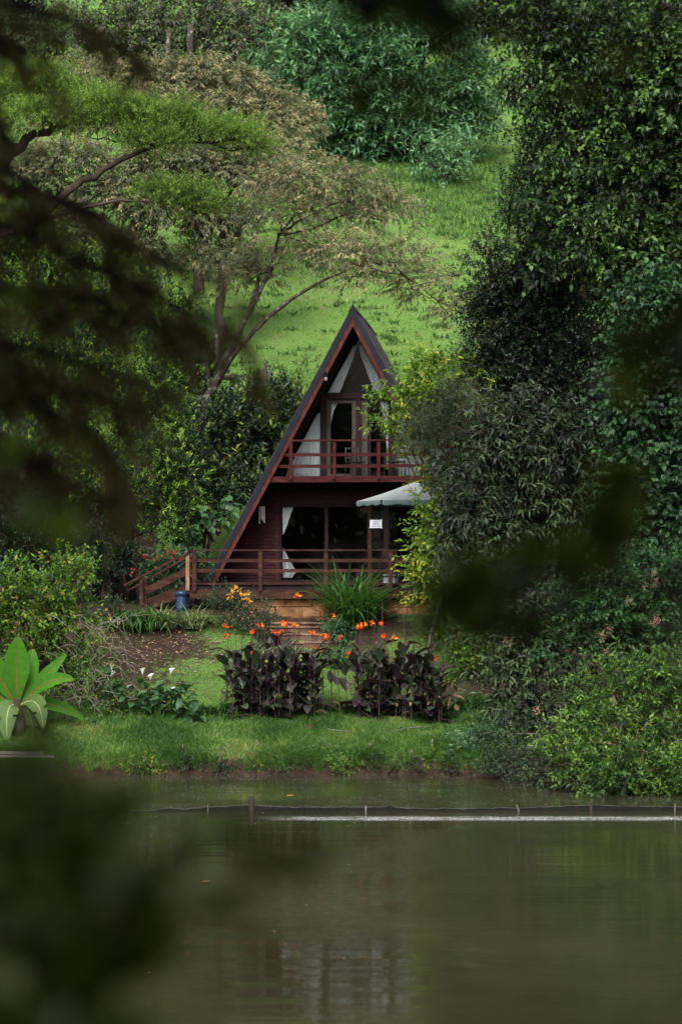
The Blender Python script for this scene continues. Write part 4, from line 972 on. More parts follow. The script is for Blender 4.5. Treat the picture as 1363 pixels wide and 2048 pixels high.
for cx, d, flw, lab in ((225, 51.6, [(223,1335),(222,1345)], 'leftmost calla lily carrying two stacked white blooms'),
                        (262, 51.0, [(258,1375)], 'calla lily with one low white bloom, second from the left'),
                        (292, 51.2, [(285,1342),(301,1353)], 'calla lily with a yellowed and a white bloom in the middle of the clump'),
                        (318, 50.4, [(315,1446)], 'calla lily with a white bloom near the ground at the front'),
                        (345, 51.0, [(341,1341),(338,1378)], 'tall calla lily with an upright closed bloom'),
                        (375, 50.5, [(392,1448)], 'rightmost calla lily with a bloom leaning over the grass')):
    x = (cx-CX)/F*d; b = ground_pt(x, d); root = empty('calla_lily', b); tag(root, lab, 'calla lily', 'calla lilies on the bank')
    for i in range(34):
        az = i*2.4; r_ = rng.uniform(.02, .24); h = rng.uniform(.10, .78); lx, ly = r_*math.cos(az)*1.5, r_*math.sin(az)
        place_leaf(calla_leaf[rng.integers(6)], root, (lx, ly, h), az+rng.uniform(-.4, .4), R(rng.uniform(-15, 60)), rng.uniform(-.4, .4), rng.uniform(.7, 1.1))
    m = MB()
    for i in range(12):
        az = i*2.4; m.tube([(0, 0, -.03), (.12*math.cos(az), .12*math.sin(az), rng.uniform(.2, .5))], .008, 4, cap=False)
    m.build('stems', M['stalk_green'], root)
    for fx, fy in flw:
        p_ = P(fx, fy, d)-b; m = MB(); m.tube([(0, 0, 0), (p_[0]*.6, 0, p_[2]*.6), (p_[0], 0, p_[2]-.08)], [.009, .008, .007], 5); m.build('flower_stem', M['stalk_green'], root)
        o = bpy.data.objects.new('flower', sp_); col.objects.link(o); o.parent = root; o.location = (p_[0], 0, p_[2]-.08); o.rotation_euler = (R(rng.uniform(-10, 35)), R(rng.uniform(-25, 25)), rng.uniform(-2, 2))
        o2 = bpy.data.objects.new('spadix', spad); col.objects.link(o2); o2.parent = o

# ------------------------------------------------------------------ banana plant
def qb(a, b, c, t): return a*(1-t)**2+b*2*t*(1-t)+c*t*t
bd = 49.2; bx_ = (34-CX)/F*bd; bb = ground_pt(bx_, bd)
ban = empty('banana_plant', bb); tag(ban, 'banana plant with broad upright green leaves at the left water edge', 'banana plant')
m = MB(); m.tube([(0, 0, -.1), (0, 0, .25), (.0, 0, .5), (0, 0, .85)], [.26, .22, .16, .07], 12, rough=.06); m.build('trunk', M['bark_dark'], ban, True)
crownp = P(36, 1412, bd)-bb
for tip, ctl, W, dy, old, base_off in (((40,1274),(33,1330),.62,-.15,0,0), ((62,1300),(58,1350),.5,.35,0,.02), ((132,1309),(75,1370),.34,.1,0,.05), ((152,1358),(95,1345),.36,-.35,0,.05), ((-45,1275),(-5,1340),.55,-.3,0,-.04), ((-70,1330),(-15,1350),.4,.2,0,-.05), ((18,1290),(14,1350),.4,.6,0,-.02), ((-90,1400),(-20,1370),.45,-.3,0,-.05),
                                      ((92,1452),(85,1378),.42,-.45,1,.03), ((22,1478),(12,1395),.52,-.5,1,-.02), ((-70,1470),(-30,1385),.5,-.3,1,-.05), ((165,1440),(100,1395),.3,.3,0,.05), ((70,1490),(60,1400),.35,.2,1,0)):
    a = crownp+np.array([base_off, 0, 0]); c2 = P(ctl[0], ctl[1], bd)-bb+np.array([0, dy*.5, 0]); e = P(tip[0], tip[1], bd)-bb+np.array([0, dy, 0])
    n = 18; V = []; Q_ = []; rib = []; lv = []
    for i in range(n+1):
        t = i/n; p_ = qb(a, c2, e, t); tg = qb(a, c2, e, min(1, t+.02))-qb(a, c2, e, max(0, t-.02)); tg = tg/np.linalg.norm(tg)
        nn = np.array([0, -1., .45]); nn -= tg*nn.dot(tg); nn /= np.linalg.norm(nn); s = np.cross(tg, nn)
        w = W/2*(math.sin(math.pi*min(1, max(.02, t*.93+.05)))**.7)*(.35+.65*min(1, t*2.2))
        for q in (-1, -.6, -.25, 0, .25, .6, 1):
            rg = (0.03*math.sin(i*2.9+q) if old else .008*math.sin(i*1.7))*abs(q)
            V.append(p_+s*w*q+nn*(abs(q)*w*.35+rg)); lv.append(.45+.12*math.sin(i*2.4+q*2)+rng.normal()*.05)
        rib.append(p_-nn*-.006)
    for i in range(n):
        for j in range(6):
            if old and i > 4 and j in (0, 5) and (i*7+j*3+int(tip[0])) % 11 == 0: continue
            Q_.append((i*7+j, i*7+j+1, i*7+7+j+1, i*7+7+j))
    m = MB(); m.add(V, Q=Q_, lv=np.clip(lv, 0, 1)); o = m.build('leaf', L['bananaold'] if old else L['banana'], ban, True)
    if old: o['label'] = 'drooping torn pale leaf'
    m = MB(); m.tube(rib, np.linspace(.012, .003, n+1), 6); m.build('midrib', M['midrib_pale'] if old else M['midrib'], o, True)

# ------------------------------------------------------------------ trees of the left side
def tree_px(name, label, cat, blobs_list, d, lmat, trunks, bark='bark_dark', group=None, depth=.8, limb_r=.06, limb_sub=4, forks=None, bow=.06, base=None, extra=None, **kw):
    """trunks: list of ([(px,py,dd),...], [radii]) polylines traced at distance d"""
    B = blobs_px(blobs_list, d, depth)
    T0 = [([P(a, b, d+c) for a, b, c in pl], ra) for pl, ra in trunks]
    bs = T0[0][0][0]; gz = float(H(bs[0], bs[1])); root = empty(name, (bs[0], bs[1], gz)); tag(root, label, cat, group)
    off = (-bs[0], -bs[1], -gz)
    m = MB()
    for k, (pl, ra) in enumerate(T0):
        pl = [np.array(p_) for p_ in pl]
        if k == 0: pl = [np.array([pl[0][0], pl[0][1], gz-.3])]+pl; ra = [ra[0]*1.25]+list(ra)
        # smooth subdivision with slight wander
        q = []; rr = []
        for i in range(len(pl)-1):
            for s in range(4):
                t = s/4; q.append(pl[i]*(1-t)+pl[i+1]*t+rng.normal(size=3)*ra[i]*.25); rr.append(ra[i]*(1-t)+ra[i+1]*t)
        q.append(pl[-1]); rr.append(ra[-1]); m.tube(q, rr, 9, rough=.14)
    o = m.build('trunk', M[bark], root, True); o.location = off
    fk = [P(a, b, d+c) for a, b, c in forks] if forks else [T0[0][0][-1]]
    o = limbs(root, B, fk[0], M[bark], limb_r, limb_sub, fork=fk, bow=bow); o.location = off
    o = crown('crown', B, lmat, root, **kw); o.location = off
    return root
olive_kw = dict(leaf=.15, wid=.045, m=9, tl=.36, dens=3.2, ntw=7, cr=.38, up=-.05, ang=45, droop=.75, sag=.35, upper=True, lvb=.45, lvt=.1, rmin=.8, rough=.1)
tree_px('olive_brown_tree', 'slender tree with forked lichen trunk and brown drooping foliage left of the cabin roof', 'tree',
    [(560,375,70,38),(620,370,80,45),(700,392,90,45),(775,432,70,45),(660,430,90,30,1),(560,430,60,30,-1),(720,515,85,32,-1),(790,530,70,40),(860,585,60,42),(910,635,34,30),(640,500,70,30),(560,520,80,28,1),(500,560,60,25,1),(470,530,50,30,1),(700,560,60,18,-1)],
    68, L['olive'],
    [([(385,990,-1),(395,870,-1),(408,800,-.5),(430,765,0),(468,688,0),(500,620,0),(540,545,0),(556,470,0),(600,415,0)], [.15,.14,.13,.12,.09,.08,.065,.05,.03]),
     ([(432,770,0),(470,705,-.5),(520,650,-.8),(580,600,-1),(640,563,-1),(720,530,-1)], [.085,.08,.072,.06,.045,.02]),
     ([(418,790,0),(416,740,0),(406,692,0)], [.07,.06,.04]),
     ([(500,620,0),(512,575,.4),(525,520,.6)], [.07,.06,.035]),
     ([(556,470,0),(600,440,-.4),(660,410,-.6),(700,400,-.6)], [.05,.04,.03,.02]),
     ([(560,470,0),(620,460,.4),(700,425,.6),(760,440,.6)], [.05,.04,.03,.015])],
    'bark_lichen', limb_r=.035, limb_sub=5, forks=[(560,465,0),(600,415,0),(640,563,-1),(720,530,-1),(540,545,0),(700,410,-.5)], depth=1.0, bow=.1, **olive_kw)
tree_px('olive_brown_tree', 'wide spreading tree with tan brown tiered crown below the hedge', 'tree',
    [(200,175,100,48),(330,165,110,42),(420,185,90,60),(500,215,70,50),(560,240,75,45),(595,268,38,38),(300,225,120,50,-1),(450,250,100,50,-1),(180,260,110,50,-1),(560,290,50,25,-2)],
    84, L['olive'],
    [([(392,620,0),(400,520,0),(410,430,0),(405,340,0),(420,260,0)], [.24,.22,.18,.13,.06]), ([(402,480,0),(450,400,0),(500,320,0),(540,270,0)], [.13,.1,.07,.04]), ([(402,430,0),(340,360,0),(260,290,0),(220,220,0)], [.13,.1,.07,.04])],
    'bark_dark', limb_r=.05, limb_sub=5, forks=[(405,340,0),(500,320,0),(260,290,0)], depth=1.0, **{**olive_kw, 'leaf': .2, 'wid': .06, 'dens': 3.6, 'ntw': 6})
tree_px('olive_brown_tree', 'thinner grey brown tree behind the bright flat-topped crown', 'tree',
    [(380,340,110,45),(470,360,90,45),(520,330,60,40),(300,360,90,45),(240,420,100,50),(360,440,90,50),(450,450,70,45),(130,330,90,40),(60,380,80,50),(430,520,60,30),(250,520,90,45),(120,470,80,45)],
    77, L['olive'],
    [([(436,720,0),(440,600,0),(445,500,0),(440,400,0)], [.2,.18,.14,.08]), ([(443,540,0),(380,440,0),(300,380,0)], [.1,.07,.04]), ([(443,520,0),(500,430,0),(520,350,0)], [.1,.07,.03]), ([(290,640,0),(285,520,0),(270,430,0),(240,380,0)], [.15,.12,.09,.05])],
    'bark_dark', limb_r=.045, limb_sub=4, forks=[(440,400,0),(300,380,0),(520,350,0),(240,380,0)], depth=1.0, **{**olive_kw, 'leaf': .18, 'wid': .06, 'dens': 4.4, 'ntw': 7, 'lvb': .3})
tree_px('flat_topped_thorn_tree', 'flat-topped thorn tree with bright feathery green crown reaching in from the left', 'tree',
    [(-60,190,110,38),(50,180,100,38),(120,205,90,38),(190,235,100,38),(270,240,80,34),(340,262,90,36),(420,275,80,30),(480,288,60,24),(530,300,30,14),(90,240,90,30,-1),(340,385,60,20,-1),(380,405,60,22,-1),(410,425,35,16,-1),(300,290,70,24,-1),(-80,260,90,40)],
    64, L['acacia'],
    [([(-170,900,0),(-150,640,0),(-100,470,0),(-40,370,0),(40,290,0),(110,250,0)], [.35,.3,.26,.22,.16,.09]),
     ([(-100,470,0),(40,460,0),(110,410,-.5),(170,360,-.5),(240,320,-.5),(330,285,-.5)], [.2,.17,.13,.11,.08,.04]),
     ([(60,450,0),(150,420,-.5),(240,400,-1),(330,405,-1)], [.08,.06,.045,.02])],
    'bark_dark', limb_r=.05, limb_sub=6, forks=[(110,250,0),(40,290,0),(240,320,-.5),(330,285,-.5),(330,405,-1),(-40,370,0)], depth=1.4, bow=.02,
    leaf=.11, wid=.026, m=12, tl=.36, dens=6, ntw=9, cr=.26, up=.2, ang=60, droop=.0, sag=.1, upper=True, lvb=.3, lvt=.45, rmin=.6, rough=.3, jit=.15)

kwb = dict(leaf=.15, wid=.05, m=9, tl=.28, dens=4.5, ntw=7, cr=.35, up=.7, ang=50, droop=-.1, lvb=.12, lvt=.75, rmin=.55, rough=.25)
plant('evergreen_bush', 'tall glossy evergreen with pale green tips left of the lichen trunk', 'bush', [(180,640,90,70),(270,720,85,70),(320,800,60,60),(240,820,90,80),(150,760,90,80),(330,880,45,60),(60,640,90,80),(60,760,90,80)], 62, L['tip'], stems=4, r0=.07, **kwb)
plant('evergreen_bush', 'dense leafy bush with light shoots above the stair', 'bush', [(300,960,80,80),(200,960,90,90),(340,1020,45,60),(230,1050,90,60),(140,1050,90,70),(345,930,40,50),(90,930,100,100)], 60.5, L['tip'], stems=4, r0=.05, **kwb)
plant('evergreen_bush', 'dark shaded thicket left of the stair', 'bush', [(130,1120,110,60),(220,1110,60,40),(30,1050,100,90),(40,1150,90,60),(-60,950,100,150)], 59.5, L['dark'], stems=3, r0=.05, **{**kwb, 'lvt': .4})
kwd = dict(leaf=.26, wid=.095, m=8, tl=.35, dens=3.2, ntw=4, cr=.4, up=.7, ang=55, droop=.05, lvb=.3, lvt=.45, rmin=.5, tmpl=OVAL)
plant('broad_leaf_shrub', 'dark glossy broad-leaved shrub beside the left roof slope', 'shrub', [(500,850,60,55),(560,840,45,50),(470,920,70,60),(540,910,50,60),(520,800,50,30),(430,870,50,60),(590,800,20,30)], 66.2, L['darkglossy'], stems=4, r0=.05, **kwd)
plant('broad_leaf_shrub', 'dark shrub filling the gap under the roof edge', 'shrub', [(450,990,60,50),(500,970,40,40),(400,950,50,50),(400,1010,50,50)], 64.5, L['darkglossy'], stems=3, r0=.04, **kwd)
plant('background_tree', 'leafy dark green mass behind the thorn tree limbs at the left', 'tree', [(60,570,120,60),(200,560,110,50),(320,610,70,45),(-50,480,100,90),(60,470,80,50)], 72, L['tip'], stems=4, r0=.08, **{**kwb, 'leaf': .2, 'wid': .075, 'dens': 3})
plant('evergreen_bush', 'blackish green bush behind the forked trunk', 'bush', [(380,760,50,45),(420,830,60,50),(350,700,60,50),(400,740,40,50)], 69.5, L['darkglossy'], stems=3, r0=.05, **{**kwb, 'lvt': .3})
plant('sapling', 'young light green sapling beside the left roof slope', 'sapling', [(575,760,22,20),(600,750,18,18),(560,790,20,18),(590,785,18,14)], 69, L['acacia'], stems=1, r0=.03, leaf=.2, wid=.08, m=7, tl=.3, dens=3, ntw=4, cr=.3, up=.4)
plant('fern_bush', 'low fern-like undergrowth below the fence posts', 'undergrowth', [(470,790,50,18),(530,800,50,20),(590,810,40,20),(500,830,60,20)], 71, L['mid'], stems=2, r0=.02, leaf=.2, wid=.05, m=10, tl=.4, dens=3, ntw=5, cr=.4, up=.4)
plant('heart_leaf_vine', 'climbing plant with large heart-shaped leaves by the corner of the deck', 'vine', [(430,1015,35,20),(395,1050,30,25),(365,1080,20,20),(440,1045,25,20),(380,1020,25,20)], 60.8, L['calla'], stems=2, r0=.02, leaf=.26, wid=.24, m=3, tl=.3, dens=3, ntw=3, cr=.3, up=0, droop=.7, tmpl=HEART)
plant('red_flowering_plant', 'leafy plant with small red flowers behind the stair handrail', 'plant', [(340,1120,30,25),(310,1150,30,25),(350,1160,30,20),(380,1130,25,25),(330,1170,40,15)], 59.7, L['ivy'], stems=2, r0=.015, leaf=.24, wid=.09, m=5, tl=.3, dens=5, ntw=3, cr=.25, up=.5, tmpl=OVAL)
rf_ = []
for px, py in ((330,1098),(337,1104),(348,1108),(356,1100),(325,1110),(310,1118),(344,1118),(268,1140),(262,1150),(290,1112),(360,1120)):
    p_ = P(px, py, 59.0); n = 10
    rf_.append([p_+rng.normal(size=(n, 3))*.035, norm(rng.normal(size=(n, 3))), rng.normal(size=(n, 3)), np.full(n, .06), np.full(n, .035), rng.random(n)])
o = link('red_flower_spikes', leaves_mesh('red_flower_spikes', cat_arrays(*rf_)), L['redflower']); tag(o, 'scatter of small red flower spikes above the stair', kind='stuff')

# left bank thicket and brush
kwk = dict(leaf=.13, wid=.075, m=8, tl=.38, dens=5, ntw=6, cr=.35, up=.3, ang=60, droop=.1, lvb=.25, lvt=.45, rmin=.5, rough=.3, jit=.35)
plant('bank_thicket', 'yellow green leafy thicket on the left bank behind the banana plant', 'thicket', [(60,1190,90,60),(130,1170,60,50),(40,1270,90,70),(130,1260,60,60),(80,1350,90,60),(-50,1220,80,80)], 52.5, L['bank'], stems=4, r0=.03, **kwk)
plant('bank_thicket', 'twiggy brown green brush sloping down to the calla lilies', 'thicket', [(180,1310,40,50),(160,1380,60,50),(230,1400,50,35),(120,1430,60,35),(200,1440,60,25),(270,1450,50,18)], 51.3, L['bank'], 'bark_grey', stems=5, r0=.02, **{**kwk, 'dens': 4.5, 'leaf': .075, 'wid': .04, 'lvb': .15})
plant('bank_thicket', 'dark low foliage in the shadow under the banana plant', 'thicket', [(130,1460,60,20),(180,1465,50,16),(60,1475,50,18)], 50.2, L['ivy'], stems=3, r0=.02, **{**kwk, 'leaf': .09, 'wid': .06})
for k in range(46):   # dry stems through the brush, one thing
    if k == 0: br = MB()
    a = P(rng.uniform(90, 240), rng.uniform(1220, 1400), 50.8); b = a+np.array([rng.uniform(.2, 1.3), rng.uniform(-.4, .2), rng.uniform(-1.4, .3)]); b[2] = max(b[2], H(b[0], b[1])+.05)
    p_, ra = wiggle(a, b, 7, .18, (.009, .004), .08); br.tube(p_, ra, 4, cap=False)
tag(br.build('dry_brushwood', M['bark_grey'], None, True), 'tangle of bare dry stems over the left bank', 'brushwood')
plant('small_bush', 'small grey green bush at the left end of the lily row', 'bush', [(200,1212,25,18),(225,1218,20,14)], 56.4, L['greydark'], stems=2, r0=.015, leaf=.06, wid=.03, m=8, tl=.2, dens=18, ntw=5, cr=.15)

# flowering shrub beside the steps
plant('flowering_shrub', 'rounded grey green shrub with yellow flowers on top left of the steps', 'shrub', [(470,1215,38,34),(495,1245,38,40),(450,1205,28,24),(500,1280,30,26),(520,1240,20,34)], 56.2, L['greydark'], stems=3, r0=.02, leaf=.06, wid=.022, m=10, tl=.26, dens=14, ntw=7, cr=.2, up=.6, lvb=.4, lvt=.3)
A = []; 
for i in range(26):
    px = rng.uniform(455, 500); py = 1178+abs(px-470)*.5+rng.uniform(-6, 14); p_ = P(px, py, 55.75); n = 6
    A.append([p_+rng.normal(size=(n, 3))*.015, norm(rng.normal(size=(n, 3))), rng.normal(size=(n, 3)), np.full(n, .065), np.full(n, .03), rng.random(n)])
o = link('yellow_flowers', leaves_mesh('yellow_flowers', cat_arrays(*A)), L['yellowflower']); tag(o, 'yellow blossoms crowning the grey green shrub', kind='stuff')
n = 380; pp = np.array([P(rng.normal(495, 26), rng.normal(1240, 28), rng.uniform(55.55, 55.9)) for _ in range(n)])
o = link('pink_seed_heads', leaves_mesh('pink_seed_heads', [pp, norm(rng.normal(size=(n, 3))), rng.normal(size=(n, 3)), np.full(n, .035), np.full(n, .022), rng.random(n)]), L['pinkflower']); tag(o, 'tiny pinkish seed heads over the shrub by the steps', kind='stuff')
plant('pale_groundcover', 'pale lime rosette plants spilling beside the steps', 'groundcover', [(550,1315,22,12,.3),(540,1335,30,14),(525,1355,28,14),(560,1335,18,14)], 54.2, L['succulent'], stems=1, r0=.01, leaf=.055, wid=.045, m=7, tl=.1, dens=60, ntw=4, cr=.12, up=.5, ang=75)
plant('green_groundcover', 'bright green creeping plant right of the steps', 'groundcover', [(665,1310,26,10,.5),(655,1335,30,16),(690,1330,26,14),(640,1360,24,12),(680,1360,26,12)], 54.3, L['ivy'], stems=1, r0=.01, leaf=.07, wid=.06, m=6, tl=.12, dens=45, ntw=4, cr=.12, up=.4, ang=70, lvb=.5)
plant('small_bush', 'small bluish bush at the right foot of the sword-leaf clump', 'bush', [(680,1262,24,12),(668,1255,16,10)], 56.0, L['bluegreen'], stems=1, r0=.01, leaf=.05, wid=.03, m=7, tl=.14, dens=50, ntw=4, cr=.12, lvb=.1)

# ------------------------------------------------------------------ right side
plant('lime_leaved_tree', 'small tree with lime green leaves in front of the right side of the cabin', 'tree', [(865,735,36,28),(812,765,26,24),(845,790,36,36),(800,800,22,14),(835,850,26,36),(888,940,34,40),(868,1000,22,14),(885,1035,34,40),(890,1110,46,45),(850,1160,22,16),(885,1165,46,30),(905,1205,40,40),(930,1240,40,30),(910,1060,46,60),(770,828,12,8),(855,1085,20,24),(910,760,46,40),(790,850,12,10)],
      55.2, L['lime'], 'bark_dark', stems=3, r0=.03, base=(3.35, 55.4), leaf=.15, wid=.075, m=8, tl=.4, dens=6.5, ntw=6, cr=.35, up=.15, ang=50, droop=.25, lvb=.35, lvt=.45, rmin=.45, rough=.3, jit=.3)
plant('fine_leaved_bush', 'tall grey green bush with needle-fine leaves beside the balcony', 'bush', [(885,800,40,40),(832,875,28,52),(895,880,45,60),(905,945,30,44),(910,830,40,50)], 54.6, L['grey'], 'bark_grey', stems=4, r0=.03, leaf=.11, wid=.017, m=16, tl=.34, dens=7, ntw=7, cr=.3, up=.5, ang=50, lvb=.3, lvt=.3, rmin=.5)
plant('large_leaved_tree', 'shady tree with long dark leaves right of the parasol', 'tree', [(975,870,70,60),(1050,850,80,60),(960,950,55,60),(1030,950,80,70),(1110,900,80,80),(935,1035,45,45),(980,1050,80,60),(1080,1020,90,80),(1160,1000,70,90),(1030,1120,90,60),(930,1110,60,60)],
      53.6, L['greydark'], 'bark_dark', stems=3, r0=.09, leaf=.24, wid=.07, m=8, tl=.42, dens=3.2, ntw=5, cr=.4, up=.2, ang=62, droop=.3, lvb=.25, lvt=.4, rmin=.5, tmpl=OVAL)
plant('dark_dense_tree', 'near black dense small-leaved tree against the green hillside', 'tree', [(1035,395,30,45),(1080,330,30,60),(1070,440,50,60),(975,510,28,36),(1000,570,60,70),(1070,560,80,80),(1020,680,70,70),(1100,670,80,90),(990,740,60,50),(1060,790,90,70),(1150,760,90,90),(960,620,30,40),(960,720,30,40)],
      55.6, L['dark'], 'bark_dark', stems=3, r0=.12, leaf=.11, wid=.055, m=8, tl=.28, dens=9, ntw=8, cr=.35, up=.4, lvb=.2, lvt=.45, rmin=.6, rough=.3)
plant('pale_green_bush', 'pale soft green bush at the edge of the slope right of the roof', 'bush', [(950,680,35,30),(960,730,40,30),(915,730,30,26)], 58.5, L['bluegreen'], stems=2, r0=.04, leaf=.10, wid=.035, m=9, tl=.3, dens=5, ntw=6, cr=.3)
kr = dict(leaf=.19, wid=.11, m=7, tl=.40, dens=2.9, ntw=8, cr=.36, up=.05, ang=65, droop=.45, lvb=.35, lvt=.4, rmin=.45, rough=.32, jit=.35, tmpl=KITE)
tree_px('broad_leaved_tree', 'tall leafy tree with drooping broad leaves filling the upper right', 'tree',
    [(1045,40,50,50),(1110,60,80,60),(1085,150,50,50),(1140,160,80,70),(1210,60,90,80),(1320,70,90,90),(1220,200,100,80),(1330,220,80,90),(1030,195,30,18),(1130,260,55,50),(1200,320,100,70),(1310,370,90,80),(1110,400,70,50),(1180,450,80,60),(1090,520,60,40),(1260,520,100,60),(1380,450,80,150),(1400,200,80,180)],
    54, L['mid'], [([(1330,1100,0),(1325,800,0),(1340,500,0),(1345,250,0),(1338,0,0)], [.26,.24,.2,.17,.12]), ([(1335,560,0),(1240,420,0),(1150,300,0),(1060,180,0)], [.12,.09,.07,.04]), ([(1340,350,0),(1260,200,0),(1180,80,0)], [.1,.07,.04]), ([(1130,420,.5),(1165,530,.5),(1170,600,.5)], [.05,.06,.07])],
    'bark_dark', limb_r=.05, limb_sub=4, forks=[(1345,250,0),(1240,420,0),(1150,300,0),(1060,180,0),(1180,80,0)], **kr)
plant('creeper_covered_tree', 'tree trunk draped from top to bottom in heart-leaved creeper at the right edge', 'tree', [(1290,620,70,60),(1350,640,60,90),(1260,720,60,70),(1340,780,70,90),(1280,850,70,80),(1350,920,60,90),(1270,960,60,70),(1330,1060,70,70),(1240,800,30,60),(1260,1060,50,50),(1400,800,60,200)],
      52, L['ivy'], 'bark_dark', stems=3, r0=.12, leaf=.13, wid=.12, m=6, tl=.3, dens=4.5, ntw=7, cr=.4, up=-.1, ang=70, droop=.7, lvb=.3, lvt=.3, rmin=.6, tmpl=HEART)
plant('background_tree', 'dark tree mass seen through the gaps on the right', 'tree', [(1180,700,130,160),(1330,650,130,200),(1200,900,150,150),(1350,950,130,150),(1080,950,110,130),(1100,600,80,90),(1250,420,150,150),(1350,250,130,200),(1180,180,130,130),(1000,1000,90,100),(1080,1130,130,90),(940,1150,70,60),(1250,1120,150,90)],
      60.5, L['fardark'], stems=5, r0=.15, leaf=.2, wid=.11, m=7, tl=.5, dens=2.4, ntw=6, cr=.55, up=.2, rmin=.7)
ks = dict(m=8, tl=.36, dens=5, ntw=6, cr=.35, lvb=.3, lvt=.4, rmin=.5, rough=.3)
plant('grey_leaved_shrub', 'grey green shrub with long pointed leaves overhanging the right lawn', 'shrub', [(1050,1255,70,40),(1020,1310,60,50),(1100,1240,60,50),(1070,1330,70,60),(1010,1380,40,50),(1050,1420,50,60)], 49.2, L['greydark'], stems=3, r0=.04, **{**ks, 'leaf': .24, 'wid': .07, 'tmpl': OVAL, 'dens': 4, 'ntw': 4, 'm': 7, 'droop': .35, 'lvb': .4, 'lvt': .5})
plant('pink_flowering_shrub', 'fresh green shrub with faded pink flower heads on the right bank', 'shrub', [(1180,1210,80,60),(1260,1180,80,60),(1340,1160,70,70),(1160,1290,70,50),(1230,1270,80,60),(1320,1270,80,70)], 48.3, L['ivy'], stems=4, r0=.04, **{**ks, 'leaf': .14, 'wid': .075, 'lvb': .45, 'lvt': .45})
plant('pond_edge_shrub', 'bright green shrub hanging over the water at the right bank', 'shrub', [(1200,1400,60,60),(1290,1370,80,60),(1360,1380,50,90),(1160,1480,50,45,-.6),(1240,1470,80,60,-.6),(1330,1490,80,70,-.6),(1170,1545,60,40,-1.4),(1270,1550,90,42,-1.4),(1380,1550,80,50,-1.4),(1140,1500,40,30,-1)], 46.0, L['fresh'], 'bark_grey', stems=4, r0=.04, **{**ks, 'leaf': .15, 'wid': .05, 'up': .45, 'lvb': .35, 'lvt': .6, 'dens': 5.5})
plant('shaded_undergrowth', 'dim tangled undergrowth between the grey shrub and the pond edge shrub', 'undergrowth', [(1080,1450,50,50),(1110,1520,50,45),(1050,1510,50,40),(1130,1400,50,50),(1000,1460,40,40)], 48.0, L['greydark'], 'bark_grey', stems=4, r0=.025, **{**ks, 'leaf': .09, 'wid': .035, 'dens': 6})
plant('shore_shrub', 'low dark shrub trailing into the water at the foot of the right bank', 'shrub', [(1120,1565,50,28,.6),(1060,1555,45,24,1.6),(1000,1545,40,20,2.6),(1170,1580,50,24),(1000,1520,50,30,2.4),(1090,1530,60,30,1.2)], 44.6, L['greydark'], 'bark_grey', stems=3, r0=.02, base=(4.6, 46.2), **{**ks, 'leaf': .10, 'wid': .04, 'dens': 9, 'cr': .25, 'tl': .3, 'droop': .3})
plant('shore_shrub', 'lighter low foliage trailing over the water at the far right', 'shrub', [(1200,1575,50,26),(1260,1580,60,24),(1330,1580,60,26),(1400,1580,60,30),(1240,1540,60,30),(1340,1545,70,30)], 44.0, L['fresh'], 'bark_grey', stems=3, r0=.02, base=(6.4, 44.8), **{**ks, 'leaf': .12, 'wid': .045, 'dens': 8, 'cr': .28, 'tl': .3, 'droop': .3})
wsp = [(285,1530,'far left'),(352,1522,'second from the left'),(430,1532,'third from the left'),(505,1520,'left of the middle'),(572,1530,'just left of the middle'),(640,1512,'in the middle'),(668,1528,'just right of the middle, low'),(735,1520,'right of the middle'),(812,1530,'third from the right'),(858,1515,'second from the right'),(893,1530,'far right')]
for i, (px, py, ps) in enumerate(wsp):
    rx = rng.uniform(18, 38); d = 48.15 if py > 1524 else 48.5
    plant('weed_tuft', 'low weed tuft on the bank edge, '+ps, 'weeds', [(px, py, rx, rng.uniform(8, 14)), (px+rx*.7, py+5, rx*.6, 8)], d, L['dark'] if i % 3 else L['bank'], 'bark_grey', 'weed tufts on the bank edge', stems=1, r0=.006, leaf=.06, wid=.03, m=7, tl=.2, dens=26, ntw=4, cr=.14, up=.2, droop=.3, lvb=.25, lvt=.4)
plant('bank_fern', 'blue green ferny growth at the right end of the grassy bank', 'fern', [(950,1480,45,26),(975,1515,45,26),(925,1500,30,20),(990,1480,40,26)], 48.4, L['bluegreen'], stems=2, r0=.01, **{**ks, 'leaf': .07, 'wid': .03, 'dens': 14, 'cr': .2, 'tl': .22, 'lvb': .0, 'lvt': .4})
plant('yellow_green_scrub', 'low yellow green scrub on the slope right of the cannas', 'scrub', [(925,1255,45,40,1.2),(890,1270,26,26,1),(960,1230,45,30,1.5),(930,1300,50,26),(970,1330,60,30),(900,1330,30,20),(960,1270,50,22),(1000,1290,40,40)], 53.0, L['bank'], 'bark_grey', stems=3, r0=.015, **{**ks, 'leaf': .08, 'wid': .05, 'dens': 8, 'cr': .3, 'tl': .3, 'lvb': .2})
plant('red_leaf_shoot', 'single dark red canna-like shoot at the right end of the bed', 'plant', [(902,1392,6,12)], 50.9, L['cannadry'], stems=1, r0=.01, leaf=.3, wid=.1, m=3, tl=.15, dens=2, ntw=1, cr=.05, tmpl=OVAL)
A = []
for px, py, d in ((1305,1148,46.9),(1310,1165,46.9),(1292,1168,46.9),(1255,1200,47),(1306,1243,46.8),(1312,1240,46.8),(1215,1260,47),(1200,1270,47),(1204,1275,47),(1212,1305,47),(1020,1285,47.8),(1010,1280,47.8),(1072,1420,47.4),(1225,1400,44.9)):
    n = 40; p_ = P(px, py, d)
    A.append([p_+rng.normal(size=(n, 3))*np.array([.05, .04, .06]), norm(rng.normal(size=(n, 3))), rng.normal(size=(n, 3)), np.full(n, .035), np.full(n, .025), rng.random(n)])
o = link('faded_pink_flowers', leaves_mesh('faded_pink_flowers', cat_arrays(*A)), L['pinkflower']); tag(o, 'faded pink flower heads among the right bank shrubs', kind='stuff')
tw = MB()
